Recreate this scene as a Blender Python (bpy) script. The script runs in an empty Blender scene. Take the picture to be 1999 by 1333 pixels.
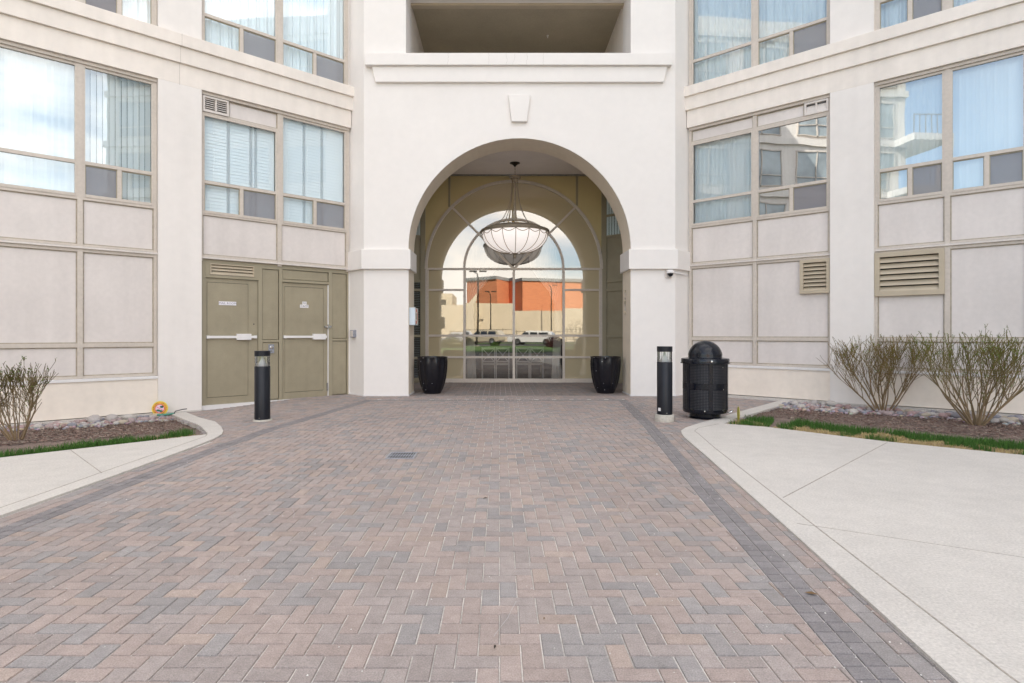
import bpy, bmesh, math, random
from mathutils import Vector, Matrix, noise
R = math.radians
random.seed(7)
sc = bpy.context.scene
C = sc.collection

# ------------------------------------------------------------------ camera, sky, sun, exposure
cd = bpy.data.cameras.new('camera'); cam = bpy.data.objects.new('camera', cd); C.objects.link(cam)
cam.location = (0, 0, 1.4); cam.rotation_euler = (R(90), 0, 0)
cd.sensor_width = 36; cd.lens = 1145/1999*36; cd.shift_x = .01226; cd.shift_y = -.00675
cd.clip_start = .05; cd.clip_end = 3000
sc.camera = cam
SUN_EL, SUN_AZ = 36, 22          # azimuth: degrees from +Y towards +X
w = bpy.data.worlds.new('World'); sc.world = w; w.use_nodes = True
nt = w.node_tree; N = nt.nodes; LK = nt.links; N.clear()
sky = N.new('ShaderNodeTexSky'); sky.sky_type = 'NISHITA'; sky.sun_disc = False
sky.sun_elevation = R(SUN_EL); sky.sun_rotation = R(SUN_AZ); sky.dust_density = 1.5; sky.air_density = 1.0
tcw = N.new('ShaderNodeTexCoord'); mpw = N.new('ShaderNodeMapping'); mpw.inputs['Scale'].default_value = (1.6, 1.6, 4.2)
mpw.inputs['Location'].default_value = (.35, .2, .1)
nzw = N.new('ShaderNodeTexNoise'); nzw.inputs['Scale'].default_value = 1.9; nzw.inputs['Detail'].default_value = 9; nzw.inputs['Roughness'].default_value = .58
rpw = N.new('ShaderNodeValToRGB'); rpw.color_ramp.elements[0].position = .40; rpw.color_ramp.elements[1].position = .60
mxw = N.new('ShaderNodeMixRGB'); mxw.inputs[2].default_value = (9.6, 9.05, 8.45, 1)
bgw = N.new('ShaderNodeBackground'); bgw.inputs[1].default_value = .15
ow = N.new('ShaderNodeOutputWorld')
LK.new(tcw.outputs['Generated'], mpw.inputs[0]); LK.new(mpw.outputs[0], nzw.inputs['Vector'])
LK.new(nzw.outputs['Fac'], rpw.inputs[0]); sxw = N.new('ShaderNodeSeparateXYZ'); LK.new(tcw.outputs['Generated'], sxw.inputs[0])
mrw = N.new('ShaderNodeMapRange'); mrw.inputs['From Min'].default_value = -.75; mrw.inputs['From Max'].default_value = -.05; mrw.inputs['To Min'].default_value = .04; LK.new(sxw.outputs['X'], mrw.inputs['Value'])
muw = N.new('ShaderNodeMath'); muw.operation = 'MULTIPLY'; LK.new(rpw.outputs[0], muw.inputs[0]); LK.new(mrw.outputs[0], muw.inputs[1]); LK.new(muw.outputs[0], mxw.inputs[0]); LK.new(sky.outputs[0], mxw.inputs[1])
LK.new(mxw.outputs[0], bgw.inputs[0]); LK.new(bgw.outputs[0], ow.inputs[0])
sl = bpy.data.lights.new('sun', 'SUN'); sl.energy = 4.6; sl.angle = R(.5); sl.color = (1, .93, .82)
so = bpy.data.objects.new('sun', sl); C.objects.link(so)
sdir = Vector((math.sin(R(SUN_AZ))*math.cos(R(SUN_EL)), math.cos(R(SUN_AZ))*math.cos(R(SUN_EL)), math.sin(R(SUN_EL))))
so.rotation_euler = sdir.to_track_quat('Z', 'Y').to_euler(); so.location = sdir*60
sc.view_settings.view_transform = 'Standard'; sc.view_settings.look = 'None'
sc.view_settings.exposure = 1.53; sc.view_settings.gamma = 1
sc.cycles.use_denoising = True
sc.cycles.max_bounces = 10; sc.cycles.diffuse_bounces = 6; sc.cycles.transparent_max_bounces = 24
sc.cycles.sample_clamp_indirect = 8; sc.cycles.caustics_reflective = True; sc.cycles.caustics_refractive = False

# ------------------------------------------------------------------ helpers
def tag(o, label=None, cat=None, group=None, kind=None):
    if label: o['label'] = label
    if cat: o['category'] = cat
    if group: o['group'] = group
    if kind: o['kind'] = kind
    return o
def empty(name, loc=(0, 0, 0), rz=0):
    o = bpy.data.objects.new(name, None); C.objects.link(o); o.location = loc; o.rotation_euler = (0, 0, rz)
    o.empty_display_size = .2
    return o
def I(x, y, z): return (x, y, z)
class MB:
    def __init__(s): s.v = []; s.f = []; s.m = []; s.c = []
    def add(s, vs, fs, m=0, col=None):
        b = len(s.v); s.v += [tuple(p) for p in vs]
        for f in fs:
            s.f.append(tuple(b+i for i in f)); s.m.append(m); s.c.append(col)
        return s
    def box(s, a0, a1, b0, b1, z0, z1, fr=I, m=0, col=None):
        p = [fr(a, b, z) for z in (z0, z1) for b in (b0, b1) for a in (a0, a1)]
        return s.add(p, [(0, 2, 3, 1), (4, 5, 7, 6), (0, 1, 5, 4), (2, 6, 7, 3), (0, 4, 6, 2), (1, 3, 7, 5)], m, col)
    def prism(s, poly, z0, z1, fr=None, m=0, col=None):
        n = len(poly)
        g = fr or I
        zt = z1 if callable(z1) else (lambda x, y: z1)
        p = [g(x, y, z0) for x, y in poly]+[g(x, y, zt(x, y)) for x, y in poly]
        return s.add(p, [tuple(range(n))[::-1], tuple(range(n, 2*n))]+[(i, (i+1) % n, n+(i+1) % n, n+i) for i in range(n)], m, col)
    def tube(s, pts, rad, n=6, m=0, col=None, cap=True):
        pts = [Vector(p) for p in pts]
        if not isinstance(rad, (list, tuple)): rad = [rad]*len(pts)
        vs = []; fs = []
        up = None
        for i, p in enumerate(pts):
            d = (pts[min(i+1, len(pts)-1)]-pts[max(i-1, 0)]).normalized()
            if up is None:
                up = Vector((0, 0, 1)) if abs(d.z) < .9 else Vector((1, 0, 0))
            a = d.cross(up)
            a = a.normalized() if a.length > 1e-6 else Vector((1, 0, 0)); b = d.cross(a).normalized(); up = -b if b.dot(up) < 0 else b
            b = up - d*up.dot(d); b.normalize(); up = b; a = d.cross(b)
            for k in range(n):
                t = 2*math.pi*k/n
                vs.append(p+rad[i]*(math.cos(t)*a+math.sin(t)*b))
        for i in range(len(pts)-1):
            for k in range(n):
                fs.append((i*n+k, i*n+(k+1) % n, (i+1)*n+(k+1) % n, (i+1)*n+k))
        if cap:
            fs.append(tuple(range(n))[::-1]); fs.append(tuple(range((len(pts)-1)*n, len(pts)*n)))
        return s.add(vs, fs, m, col)
    def lathe(s, prof, n=24, c=(0, 0, 0), m=0, mod=None, col=None, a0=0, a1=2*math.pi):
        vs = []; fs = []
        full = abs(a1-a0-2*math.pi) < 1e-6; nn = n if full else n+1
        for r, z in prof:
            for k in range(nn):
                t = a0+(a1-a0)*k/n; rr = r*(mod(t, z) if mod else 1)
                vs.append((c[0]+rr*math.cos(t), c[1]+rr*math.sin(t), c[2]+z))
        for i in range(len(prof)-1):
            for k in range(n):
                k2 = (k+1) % nn
                fs.append((i*nn+k, i*nn+k2, (i+1)*nn+k2, (i+1)*nn+k))
        return s.add(vs, fs, m, col)
    def build(s, name, mats, parent=None, smooth=None, kind=None, fix=True, bevel=0):
        me = bpy.data.meshes.new(name)
        me.from_pydata(s.v, [], s.f)
        if not isinstance(mats, (list, tuple)): mats = [mats]
        for m in mats: me.materials.append(m)
        if any(s.m): me.polygons.foreach_set('material_index', s.m)
        if any(c is not None for c in s.c):
            at = me.color_attributes.new('Col', 'FLOAT_COLOR', 'CORNER')
            data = []
            for p, c in zip(me.polygons, s.c):
                c = c or (1, 1, 1)
                data += [c[0], c[1], c[2], 1]*p.loop_total
            at.data.foreach_set('color', data)
        if fix:
            bm = bmesh.new(); bm.from_mesh(me)
            bmesh.ops.recalc_face_normals(bm, faces=bm.faces); bm.to_mesh(me); bm.free()
        if smooth is not None:
            me.polygons.foreach_set('use_smooth', [True]*len(me.polygons))
            me.set_sharp_from_angle(angle=R(smooth))
        me.update()
        o = bpy.data.objects.new(name, me); C.objects.link(o)
        if parent: o.parent = parent
        if kind: o['kind'] = kind
        if bevel:
            b = o.modifiers.new('bevel', 'BEVEL'); b.width = bevel; b.segments = 2; b.limit_method = 'ANGLE'
        return o
def copy_tree(o, parent=None):
    c = o.copy(); C.objects.link(c)
    if parent: c.parent = parent
    for ch in list(o.children): copy_tree(ch, c)
    return c
def text_mb(txt, size, fr, depth=.002, align='CENTER'):
    cu = bpy.data.curves.new('t', 'FONT'); cu.body = txt; cu.size = size; cu.align_x = align; cu.align_y = 'CENTER'; cu.extrude = depth
    cu.resolution_u = 2
    o = bpy.data.objects.new('t', cu); C.objects.link(o)
    dg = bpy.context.evaluated_depsgraph_get(); me = o.evaluated_get(dg).to_mesh()
    mb = MB(); mb.add([fr(*v.co) for v in me.vertices], [tuple(p.vertices) for p in me.polygons])
    o.evaluated_get(dg).to_mesh_clear(); bpy.data.objects.remove(o); bpy.data.curves.remove(cu)
    return mb

# ------------------------------------------------------------------ materials
M = {}
def mat(name, col, rough=.6, metal=0, var=None, bump=None, streak=None, attr=False, spec=.5, coat=0, extra=None):
    m = bpy.data.materials.new(name); m.use_nodes = True; nt = m.node_tree; n = nt.nodes; l = nt.links
    b = n['Principled BSDF']
    b.inputs['Roughness'].default_value = rough; b.inputs['Metallic'].default_value = metal
    b.inputs['Specular IOR Level'].default_value = spec; b.inputs['Coat Weight'].default_value = coat
    tc = n.new('ShaderNodeTexCoord')
    if attr:
        a = n.new('ShaderNodeAttribute'); a.attribute_name = 'Col'; cur = a.outputs['Color']
        mu = n.new('ShaderNodeMixRGB'); mu.blend_type = 'MULTIPLY'; mu.inputs[0].default_value = 1
        mu.inputs[2].default_value = (*col, 1); l.new(cur, mu.inputs[1]); cur = mu.outputs[0]
    else:
        rgb = n.new('ShaderNodeRGB'); rgb.outputs[0].default_value = (*col, 1); cur = rgb.outputs[0]
    def modulate(cur, sock, lo, hi):
        mr = n.new('ShaderNodeMapRange'); mr.inputs['From Min'].default_value = .3; mr.inputs['From Max'].default_value = .7
        mr.inputs['To Min'].default_value = lo; mr.inputs['To Max'].default_value = hi
        l.new(sock, mr.inputs['Value'])
        mu = n.new('ShaderNodeVectorMath'); mu.operation = 'SCALE'; l.new(cur, mu.inputs[0]); l.new(mr.outputs[0], mu.inputs['Scale'])
        return mu.outputs[0]
    for vv in (var if isinstance(var, list) else [var] if var else []):
        nz = n.new('ShaderNodeTexNoise'); nz.inputs['Scale'].default_value = vv[0]; nz.inputs['Detail'].default_value = 6
        l.new(tc.outputs['Object'], nz.inputs['Vector']); cur = modulate(cur, nz.outputs['Fac'], 1-vv[1], 1+vv[1])
    if streak:
        mp = n.new('ShaderNodeMapping'); mp.inputs['Scale'].default_value = (streak[0], streak[0], streak[0]*.06)
        nz = n.new('ShaderNodeTexNoise'); nz.inputs['Scale'].default_value = 1; nz.inputs['Detail'].default_value = 5
        l.new(tc.outputs['Object'], mp.inputs[0]); l.new(mp.outputs[0], nz.inputs['Vector'])
        cur = modulate(cur, nz.outputs['Fac'], 1-streak[1], 1+streak[1])
    l.new(cur, b.inputs['Base Color'])
    if bump:
        nz = n.new('ShaderNodeTexNoise'); nz.inputs['Scale'].default_value = bump[0]; nz.inputs['Detail'].default_value = 4
        bp = n.new('ShaderNodeBump'); bp.inputs['Strength'].default_value = bump[1]; bp.inputs['Distance'].default_value = bump[2] if len(bump) > 2 else .01
        l.new(tc.outputs['Object'], nz.inputs['Vector']); l.new(nz.outputs['Fac'], bp.inputs['Height']); l.new(bp.outputs[0], b.inputs['Normal'])
    if extra: extra(m, n, l, b, tc)
    M[name] = m
    return m
def glassmat(name, refl=.4, tint=(.8, .88, .88), gloss=(1, 1, 1), wave=(.9, .25), rough=0.0):
    m = bpy.data.materials.new(name); m.use_nodes = True; nt = m.node_tree; n = nt.nodes; l = nt.links
    n.clear(); out = n.new('ShaderNodeOutputMaterial'); mx = n.new('ShaderNodeMixShader')
    tr = n.new('ShaderNodeBsdfTransparent'); tr.inputs[0].default_value = (*tint, 1)
    gl = n.new('ShaderNodeBsdfGlossy'); gl.inputs['Roughness'].default_value = rough; gl.inputs[0].default_value = (*gloss, 1)
    lw = n.new('ShaderNodeLayerWeight'); lw.inputs[0].default_value = .35
    mr = n.new('ShaderNodeMapRange'); mr.inputs['To Min'].default_value = refl; mr.inputs['To Max'].default_value = 1
    l.new(lw.outputs['Fresnel'], mr.inputs['Value'])
    mr.inputs['From Min'].default_value = .04
    tc = n.new('ShaderNodeTexCoord'); nz = n.new('ShaderNodeTexNoise'); nz.inputs['Scale'].default_value = wave[0]; nz.inputs['Detail'].default_value = 1
    bp = n.new('ShaderNodeBump'); bp.inputs['Strength'].default_value = wave[1]; bp.inputs['Distance'].default_value = .01
    l.new(tc.outputs['Object'], nz.inputs['Vector']); l.new(nz.outputs['Fac'], bp.inputs['Height']); l.new(bp.outputs[0], gl.inputs['Normal'])
    l.new(mr.outputs[0], mx.inputs[0]); l.new(tr.outputs[0], mx.inputs[1]); l.new(gl.outputs[0], mx.inputs[2]); l.new(mx.outputs[0], out.inputs[0])
    M[name] = m
    return m
mat('stucco_white', (.765, .73, .70), .85, var=[(.7, .016), (6, .014), (2.2, .01)], bump=(160, .25, .004), spec=.2)
mat('stucco_cream', (.76, .70, .64), .85, var=[(.8, .035), (7, .03)], bump=(160, .3, .004), streak=(5, .04), spec=.2)
mat('stucco_base', (.79, .715, .63), .85, var=[(1.2, .04), (9, .03)], bump=(160, .3, .004), streak=(4, .03), spec=.2)
mat('panel', (.645, .595, .565), .5, var=[(1.1, .05), (14, .03)], streak=(3.5, .04), bump=(90, .1, .003))
mat('frame_tan', (.54, .48, .42), .5, var=[(2, .05), (20, .06)])
mat('frame_light', (.62, .57, .53), .45, var=[(3, .05), (25, .05)])
mat('frame_gold', (.40, .34, .22), .5, var=[(2, .06)])
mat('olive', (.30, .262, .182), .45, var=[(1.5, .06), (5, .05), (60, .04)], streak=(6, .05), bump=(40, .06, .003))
mat('olive_dark', (.60, .485, .25), .45, var=[(1.5, .05)])
mat('olive_frame', (.315, .277, .195), .4, var=[(2, .05)])
mat('tan_louvre', (.45, .38, .28), .5, var=[(3, .06)])
mat('dark_gap', (.02, .018, .015), .8)
mat('soffit', (.72, .66, .62), .8, var=[(1, .06), (30, .03)])
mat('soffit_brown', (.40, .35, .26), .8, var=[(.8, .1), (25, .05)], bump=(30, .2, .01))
mat('white_paint', (.72, .70, .69), .4, var=[(8, .04)])
mat('blind_white', (.86, .87, .88), .6)
mat('curtain', (.78, .76, .74), .8)
mat('room_dark', (.10, .10, .10), .9)
mat('room_floor', (.05, .045, .04), .6)
mat('black_paint', (.007, .008, .013), .22, var=[(6, .2)], bump=(50, .12, .003), spec=.35)
mat('black_satin', (.010, .011, .016), .38, var=[(5, .15)], spec=.3)
mat('bronze', (.30, .25, .19), .5, metal=.3, var=[(12, .15)])
def lampx(m, n, l, b, tc):
    b.inputs['Base Color'].default_value = (.86, .83, .81, 1)
    tl = n.new('ShaderNodeBsdfTranslucent'); tl.inputs[0].default_value = (.9, .86, .83, 1); mx = n.new('ShaderNodeMixShader'); mx.inputs[0].default_value = .5
    l.new(b.outputs[0], mx.inputs[1]); l.new(tl.outputs[0], mx.inputs[2]); l.new(mx.outputs[0], n['Material Output'].inputs[0]); b.inputs['Emission Color'].default_value = (1, .93, .90, 1); b.inputs['Emission Strength'].default_value = .42  # soft glow added to the bowl to brighten it and the arch interior
mat('lamp_glass', (.86, .83, .81), .35, var=[(4, .02)], coat=.4, extra=lampx)
mat('bronze_dark', (.03, .027, .02), .4, metal=.6)
mat('concrete', (.545, .512, .472), .9, var=[(.5, .045), (2.1, .03), (6, .04), (60, .12), (150, .08)], bump=(120, .6, .008), spec=.2)
mat('concrete_rough', (.46, .43, .38), .95, var=[(3, .1), (30, .15)], bump=(40, .7, .01), spec=.2)
mat('joint_dark', (.32, .285, .245), .95, var=[(40, .3)])
mat('joint_sand', (.50, .465, .43), .95, var=[(3, .35), (60, .2)], bump=(90, .6, .005))
mat('paver', (1, 1, 1), .85, var=[(.35, .06), (1.3, .05), (14, .09), (42, .05), (150, .22)], bump=(130, .7, .005), attr=True, spec=.25)
mat('soil', (.20, .145, .12), .95, var=[(4, .2), (50, .4)], bump=(60, 1, .02))
mat('attr_matte', (1, 1, 1), .9, attr=True, spec=.2)
mat('stone', (1, 1, 1), .7, attr=True, var=[(9, .15), (60, .12)], bump=(40, .3, .005), spec=.3)
mat('bark', (1, 1, 1), .85, attr=True, spec=.2)
mat('asphalt', (.075, .073, .072), .9, var=[(.5, .1), (60, .25)], bump=(90, .6, .01))
mat('lawn', (.07, .14, .025), .9, var=[(.6, .25), (20, .4)], bump=(40, 1, .05))
mat('retain', (.62, .53, .39), .85, var=[(.3, .04), (3, .03)])
mat('roofgrey', (.3, .3, .3), .8)
mat('chrome', (.6, .6, .6), .25, metal=1)
mat('tyre', (.02, .02, .02), .8)
mat('car_white', (.75, .75, .74), .25, coat=.8)
mat('car_tan', (.45, .40, .30), .25, coat=.8)
mat('car_silver', (.42, .43, .45), .25, metal=.5, coat=.8)
mat('car_glass', (.02, .025, .03), .05, spec=.8)
mat('lamp_clear', (.8, .8, .8), .1)
mat('tail_red', (.4, .02, .02), .2)
mat('yellow_sign', (.65, .60, .04), .5); mat('orange_sign', (.70, .36, .04), .5); mat('red_sign', (.55, .03, .04), .5)
mat('green_sign', (.02, .12, .08), .5); mat('pink_sign', (.7, .5, .6), .5); mat('green_plastic', (.05, .22, .16), .4)
mat('letter_grey', (.24, .22, .28), .6); mat('letter_white', (.8, .8, .8), .6); mat('sign_plate', (.76, .74, .78), .45)
mat('metal_grey', (.35, .35, .37), .4, metal=.8, var=[(20, .2)])
mat('metal_galv', (.30, .31, .35), .5, metal=.3, var=[(20, .2)])
mat('screen_dark', (.11, .105, .11), .7, var=[(3, .15), (150, .25)])
mat('blue_box', (.55, .63, .70), .4)
def brickx(m, n, l, b, tc):
    bt = n.new('ShaderNodeTexBrick'); bt.inputs['Scale'].default_value = 1; bt.inputs['Brick Width'].default_value = .6; bt.inputs['Row Height'].default_value = .22
    bt.inputs['Mortar Size'].default_value = .012
    bt.inputs['Color1'].default_value = (.70, .26, .12, 1); bt.inputs['Color2'].default_value = (.62, .22, .10, 1); bt.inputs['Mortar'].default_value = (.55, .26, .16, 1)
    mp = n.new('ShaderNodeMapping'); mp.inputs['Rotation'].default_value = (R(90), 0, 0)
    l.new(tc.outputs['Object'], mp.inputs[0]); l.new(mp.outputs[0], bt.inputs['Vector']); l.new(bt.outputs['Color'], b.inputs['Base Color'])
mat('red_brick', (.5, .2, .1), .85, extra=brickx)
def meshx(m, n, l, b, tc):     # punched diamond pattern of the litter bin, laid out around its own axis
    sx = n.new('ShaderNodeSeparateXYZ'); l.new(tc.outputs['Object'], sx.inputs[0])
    at = n.new('ShaderNodeMath'); at.operation = 'ARCTAN2'; l.new(sx.outputs['Y'], at.inputs[0]); l.new(sx.outputs['X'], at.inputs[1])
    def lin(a, bz):
        p = n.new('ShaderNodeMath'); p.operation = 'MULTIPLY'; p.inputs[1].default_value = a; l.new(at.outputs[0], p.inputs[0])
        q = n.new('ShaderNodeMath'); q.operation = 'MULTIPLY_ADD'; q.inputs[1].default_value = bz; l.new(sx.outputs['Z'], q.inputs[0]); l.new(p.outputs[0], q.inputs[2])
        s = n.new('ShaderNodeMath'); s.operation = 'SINE'; l.new(q.outputs[0], s.inputs[0]); return s.outputs[0]
    pr = n.new('ShaderNodeMath'); pr.operation = 'MULTIPLY'; l.new(lin(48, 125), pr.inputs[0]); l.new(lin(48, -125), pr.inputs[1])
    gt = n.new('ShaderNodeMath'); gt.operation = 'GREATER_THAN'; gt.inputs[1].default_value = .35; l.new(pr.outputs[0], gt.inputs[0])
    mx = n.new('ShaderNodeMixRGB'); mx.inputs[1].default_value = (.006, .007, .012, 1); mx.inputs[2].default_value = (.07, .068, .07, 1)
    l.new(gt.outputs[0], mx.inputs[0]); l.new(mx.outputs[0], b.inputs['Base Color'])
    bp = n.new('ShaderNodeBump'); bp.inputs['Strength'].default_value = .5; bp.inputs['Distance'].default_value = -.004
    l.new(pr.outputs[0], bp.inputs['Height']); l.new(bp.outputs[0], b.inputs['Normal'])
mat('bin_mesh', (.02, .02, .02), .35, spec=.25, extra=meshx)
glassmat('glass', .20, (.93, .99, .985), (.92, .97, 1), (1.1, .10))
glassmat('glass_clear', .10, (.90, .975, 1), (1, 1, 1), (1.1, .12))
glassmat('glass_dark', .45, (.4, .45, .45), (.9, .95, 1), (1.3, .16))
glassmat('glass_lobby', .22, (.62, .62, .6), (1, .98, .93), (.8, .07))
glassmat('bollard_glass', .08, (.95, .97, .97))

# ------------------------------------------------------------------ ground levels
def S(t): t = max(0, min(1, t)); return t*t*(3-2*t)
def zg(x, y): return -.10*S((-4.3-x)/1.5)*S((y-7.5)/3)
# big ground sheet
g = MB(); g.add([(-400, -400, -.22), (400, -400, -.22), (400, 400, -.22), (-400, 400, -.22)], [(0, 1, 2, 3)])
g.build('ground', M['lawn'], kind='structure')
a = MB(); a.add([(-60, -32, .24), (60, -32, .24), (60, -20, .24), (-60, -20, .24)], [(0, 1, 2, 3)])
a.add([(-60, -50, .24), (60, -50, .24), (60, -38, .24), (-60, -38, .24)], [(0, 1, 2, 3)])
a.add([(-60, -12, -.06), (60, -12, -.06), (60, -3.4, -.02), (-60, -3.4, -.02)], [(0, 1, 2, 3)])
a.build('road', M['asphalt'], kind='structure')

def FL(u, v, z): return (-3.542-.744*u+.668*v, 13.76-.668*u-.744*v, z)
def FR(u, v, z): return (4.458+.744*u-.668*v, 13.76-.668*u-.744*v, z)

def inside(p, poly):
    c = False; x, y = p
    for i in range(len(poly)):
        (x0, y0), (x1, y1) = poly[i], poly[i-1]
        if (y0 > y) != (y1 > y) and x < (x1-x0)*(y-y0)/(y1-y0)+x0: c = not c
    return c
bedL = [(-6.18, 11.05), (-5.3, 9.93), (-4.72, 9.16), (-4.44, 8.76), (-4.22, 8.42), (-4.10, 8.22), (-5.62, 6.6), (-9.4, 2.62), FL(10, .02, 0)[:2], FL(3.55, .05, 0)[:2]]
bedR = [(6.25, 12.33), (4.85, 10.75), (3.85, 9.62), (3.49, 9.12), (4.01, 8.80), (4.49, 8.22), (5.01, 7.60), (6.05, 6.72), (9.6, 3.5), FR(10, .02, 0)[:2], FR(2.2, .02, 0)[:2]]
BEDL0, BEDR0 = bedL, bedR
# ------------------------------------------------------------------ pavers (herringbone, border bands)
B = .0948; J = .0035
edgeR = [(1.33, -3.4), (1.62, .6), (1.83, 2.36), (2.05, 4.08), (2.16, 4.99), (2.36, 6.68), (2.50, 7.94), (2.60, 8.44)]
edgeL = [(-3.84, -3.4), (-3.83, 3.0), (-3.82, 4.49), (-3.79, 5.8), (-3.78, 7.16), (-3.80, 7.9)]
def lerp_edge(e, y):
    if y <= e[0][1]: return e[0][0]
    for (x0, y0), (x1, y1) in zip(e, e[1:]):
        if y <= y1: return x0+(x1-x0)*(y-y0)/(y1-y0)
    return e[-1][0]
bandR = [(1.33-4*B, -3.4), (1.44, 2.36), (1.73, 5.1), (2.21, 9.06), (2.53, 12.45)]     # left edge of dark band
bandL = [(-3.84+4*B, -3.4), (-3.42, 4.5), (-3.38, 7.2), (-3.30, 8.6), (-2.70, 12.45)]   # right edge of dark band
def clip(poly, a, b, c):          # keep a*x+b*y<=c
    out = []
    for i in range(len(poly)):
        p, q = poly[i], poly[(i+1) % len(poly)]
        dp, dq = a*p[0]+b*p[1]-c, a*q[0]+b*q[1]-c
        if dp <= 0: out.append(p)
        if (dp < 0 < dq) or (dq < 0 < dp):
            t = dp/(dp-dq); out.append((p[0]+t*(q[0]-p[0]), p[1]+t*(q[1]-p[1])))
    return out
def clipx(poly, e, side):         # side=1: keep x<=edge ; -1: keep x>=edge (edge as straight piece at poly's y)
    cy_ = sum(p[1] for p in poly)/len(poly)
    x0, x1 = lerp_edge(e, cy_-.1), lerp_edge(e, cy_+.1); dx = (x1-x0)/.2; xm = (x0+x1)/2
    return clip(poly, side, -side*dx, side*(xm-dx*cy_))
rp = random.Random(3)
def brick_col(dark=False):
    if dark:
        v = rp.uniform(.90, 1.1); return (.222*v, .205*v, .205*v)
    t = rp.random(); v = rp.uniform(.92, 1.08)
    if t < .22: c = (.278, .256, .248)
    elif t < .58: c = (.314, .270, .252)
    elif t < .92: c = (.336, .274, .248)
    else: c = (.350, .282, .246)
    return tuple(x*v for x in c)
def put(mb, poly, col, dz=0):
    if len(poly) < 3: return
    if any(inside((sum(p[0] for p in poly)/len(poly), sum(p[1] for p in poly)/len(poly)), q) for q in (BEDL0, BEDR0)): return
    ar = abs(sum(poly[i][0]*poly[(i+1) % len(poly)][1]-poly[(i+1) % len(poly)][0]*poly[i][1] for i in range(len(poly))))/2
    if ar < .0012: return
    cx_, cy_ = sum(p[0] for p in poly)/len(poly), sum(p[1] for p in poly)/len(poly)
    def ins(d):
        o = []
        for x, y in poly:
            ddx, ddy = x-cx_, y-cy_
            o.append((x-math.copysign(min(abs(ddx)*.5, d), ddx), y-math.copysign(min(abs(ddy)*.5, d), ddy)))
        return o
    h0 = zg(cx_, cy_)+dz+rp.uniform(-.0012, .0012); tx, ty = rp.uniform(-.008, .008), rp.uniform(-.008, .008)
    n = len(poly); a_, b_ = ins(.002), ins(.0055)
    vs = [(x, y, h0-.009) for x, y in a_]+[(x, y, h0+(x-cx_)*tx+(y-cy_)*ty) for x, y in b_]
    mb.add(vs, [tuple(range(n, 2*n))]+[(i, (i+1) % n, n+(i+1) % n, n+i) for i in range(n)], 0, col)
pv = MB()
def base(poly_fn, mb): pass
i0, i1, j0, j1 = int(-8/B), int(6.6/B), int(-3.4/B), int(13.9/B)
def in_field(poly, zone):
    if zone == 'mid':
        p = clipx(poly, bandR, 1); p = clipx(p, bandL, -1) if len(p) > 2 else p
        return clip(p, 0, 1, 12.45) if len(p) > 2 else p
for i in range(i0, i1):
    for j in range(j0, j1):
        k = (i-j) % 4
        if k == 0: poly = [(i*B, j*B), ((i+2)*B, j*B), ((i+2)*B, (j+1)*B), (i*B, (j+1)*B)]
        elif k == 3: poly = [(i*B, j*B), ((i+1)*B, j*B), ((i+1)*B, (j+2)*B), (i*B, (j+2)*B)]
        else: continue
        x, y = poly[0]
        if y < 12.5 and lerp_edge(bandL, y)-.3 < x < lerp_edge(bandR, y)+.1:
            q = in_field(poly, 'mid')
            if len(q) > 2: put(pv, q, brick_col())
        # areas outside the bands beyond the kerb noses (beside the doors, behind the litter bin)
        if y > 7.6 and x < -2.3 and x > -7.2:
            q = clipx(poly, [(p[0]-2*B, p[1]) for p in bandL], 1)
            if len(q) > 2: put(pv, q, brick_col(), )
        if y > 8.2 and x > 2.0:
            q = clipx(poly, [(p[0]+2*B, p[1]) for p in bandR], -1)
            if len(q) > 2: put(pv, q, brick_col())
        if 12.45+2*B < y < 13.45 and lerp_edge(bandL, 12.4)-.4 < x < 3.0:
            put(pv, poly, brick_col())
def rows(edge, ylo, yhi, offs, dark, L=2*B):
    """rows of bricks running along a boundary; offs=(o0,o1) offset from the edge in x"""
    y = ylo
    while y < yhi:
        y2 = min(y+L, yhi)
        put(pv, [(lerp_edge(edge, y)+offs[0], y), (lerp_edge(edge, y)+offs[1], y), (lerp_edge(edge, y2)+offs[1], y2), (lerp_edge(edge, y2)+offs[0], y2)], brick_col(dark))
        y = y2
for k in range(2):
    rows(bandR, -3.4+k*B, 12.45+2*B, (k*B, (k+1)*B), True, B if k == 0 else B*1.0)
    rows(bandL, -3.4+k*B, 12.45+2*B, (-(k+1)*B, -k*B), True, B)
    rows(bandR, -3.4+k*B, 8.3, ((k+2)*B, (k+3)*B), False)
    rows(bandR, -3.4+k*B, 8.3, ((k+4)*B, (k+5)*B), False)
    rows(bandL, -3.4+k*B, 7.7, (-(k+3)*B, -(k+2)*B), False)
x = lerp_edge(bandL, 12.45)
while x < lerp_edge(bandR, 12.45):
    for k in range(2):
        put(pv, [(x, 12.45+k*B), (x+B, 12.45+k*B), (x+B, 12.45+(k+1)*B), (x, 12.45+(k+1)*B)], brick_col(True))
    x += B
# under the arch: stack-laid bricks
y = 13.45
while y < 17.2:
    x = -2.9
    while x < 3.9:
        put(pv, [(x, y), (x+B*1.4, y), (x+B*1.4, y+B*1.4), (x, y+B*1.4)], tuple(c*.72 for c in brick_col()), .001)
        x += B*1.4
    y += B*1.4
pv.build('driveway', M['paver'], kind='structure', fix=False)
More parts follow.
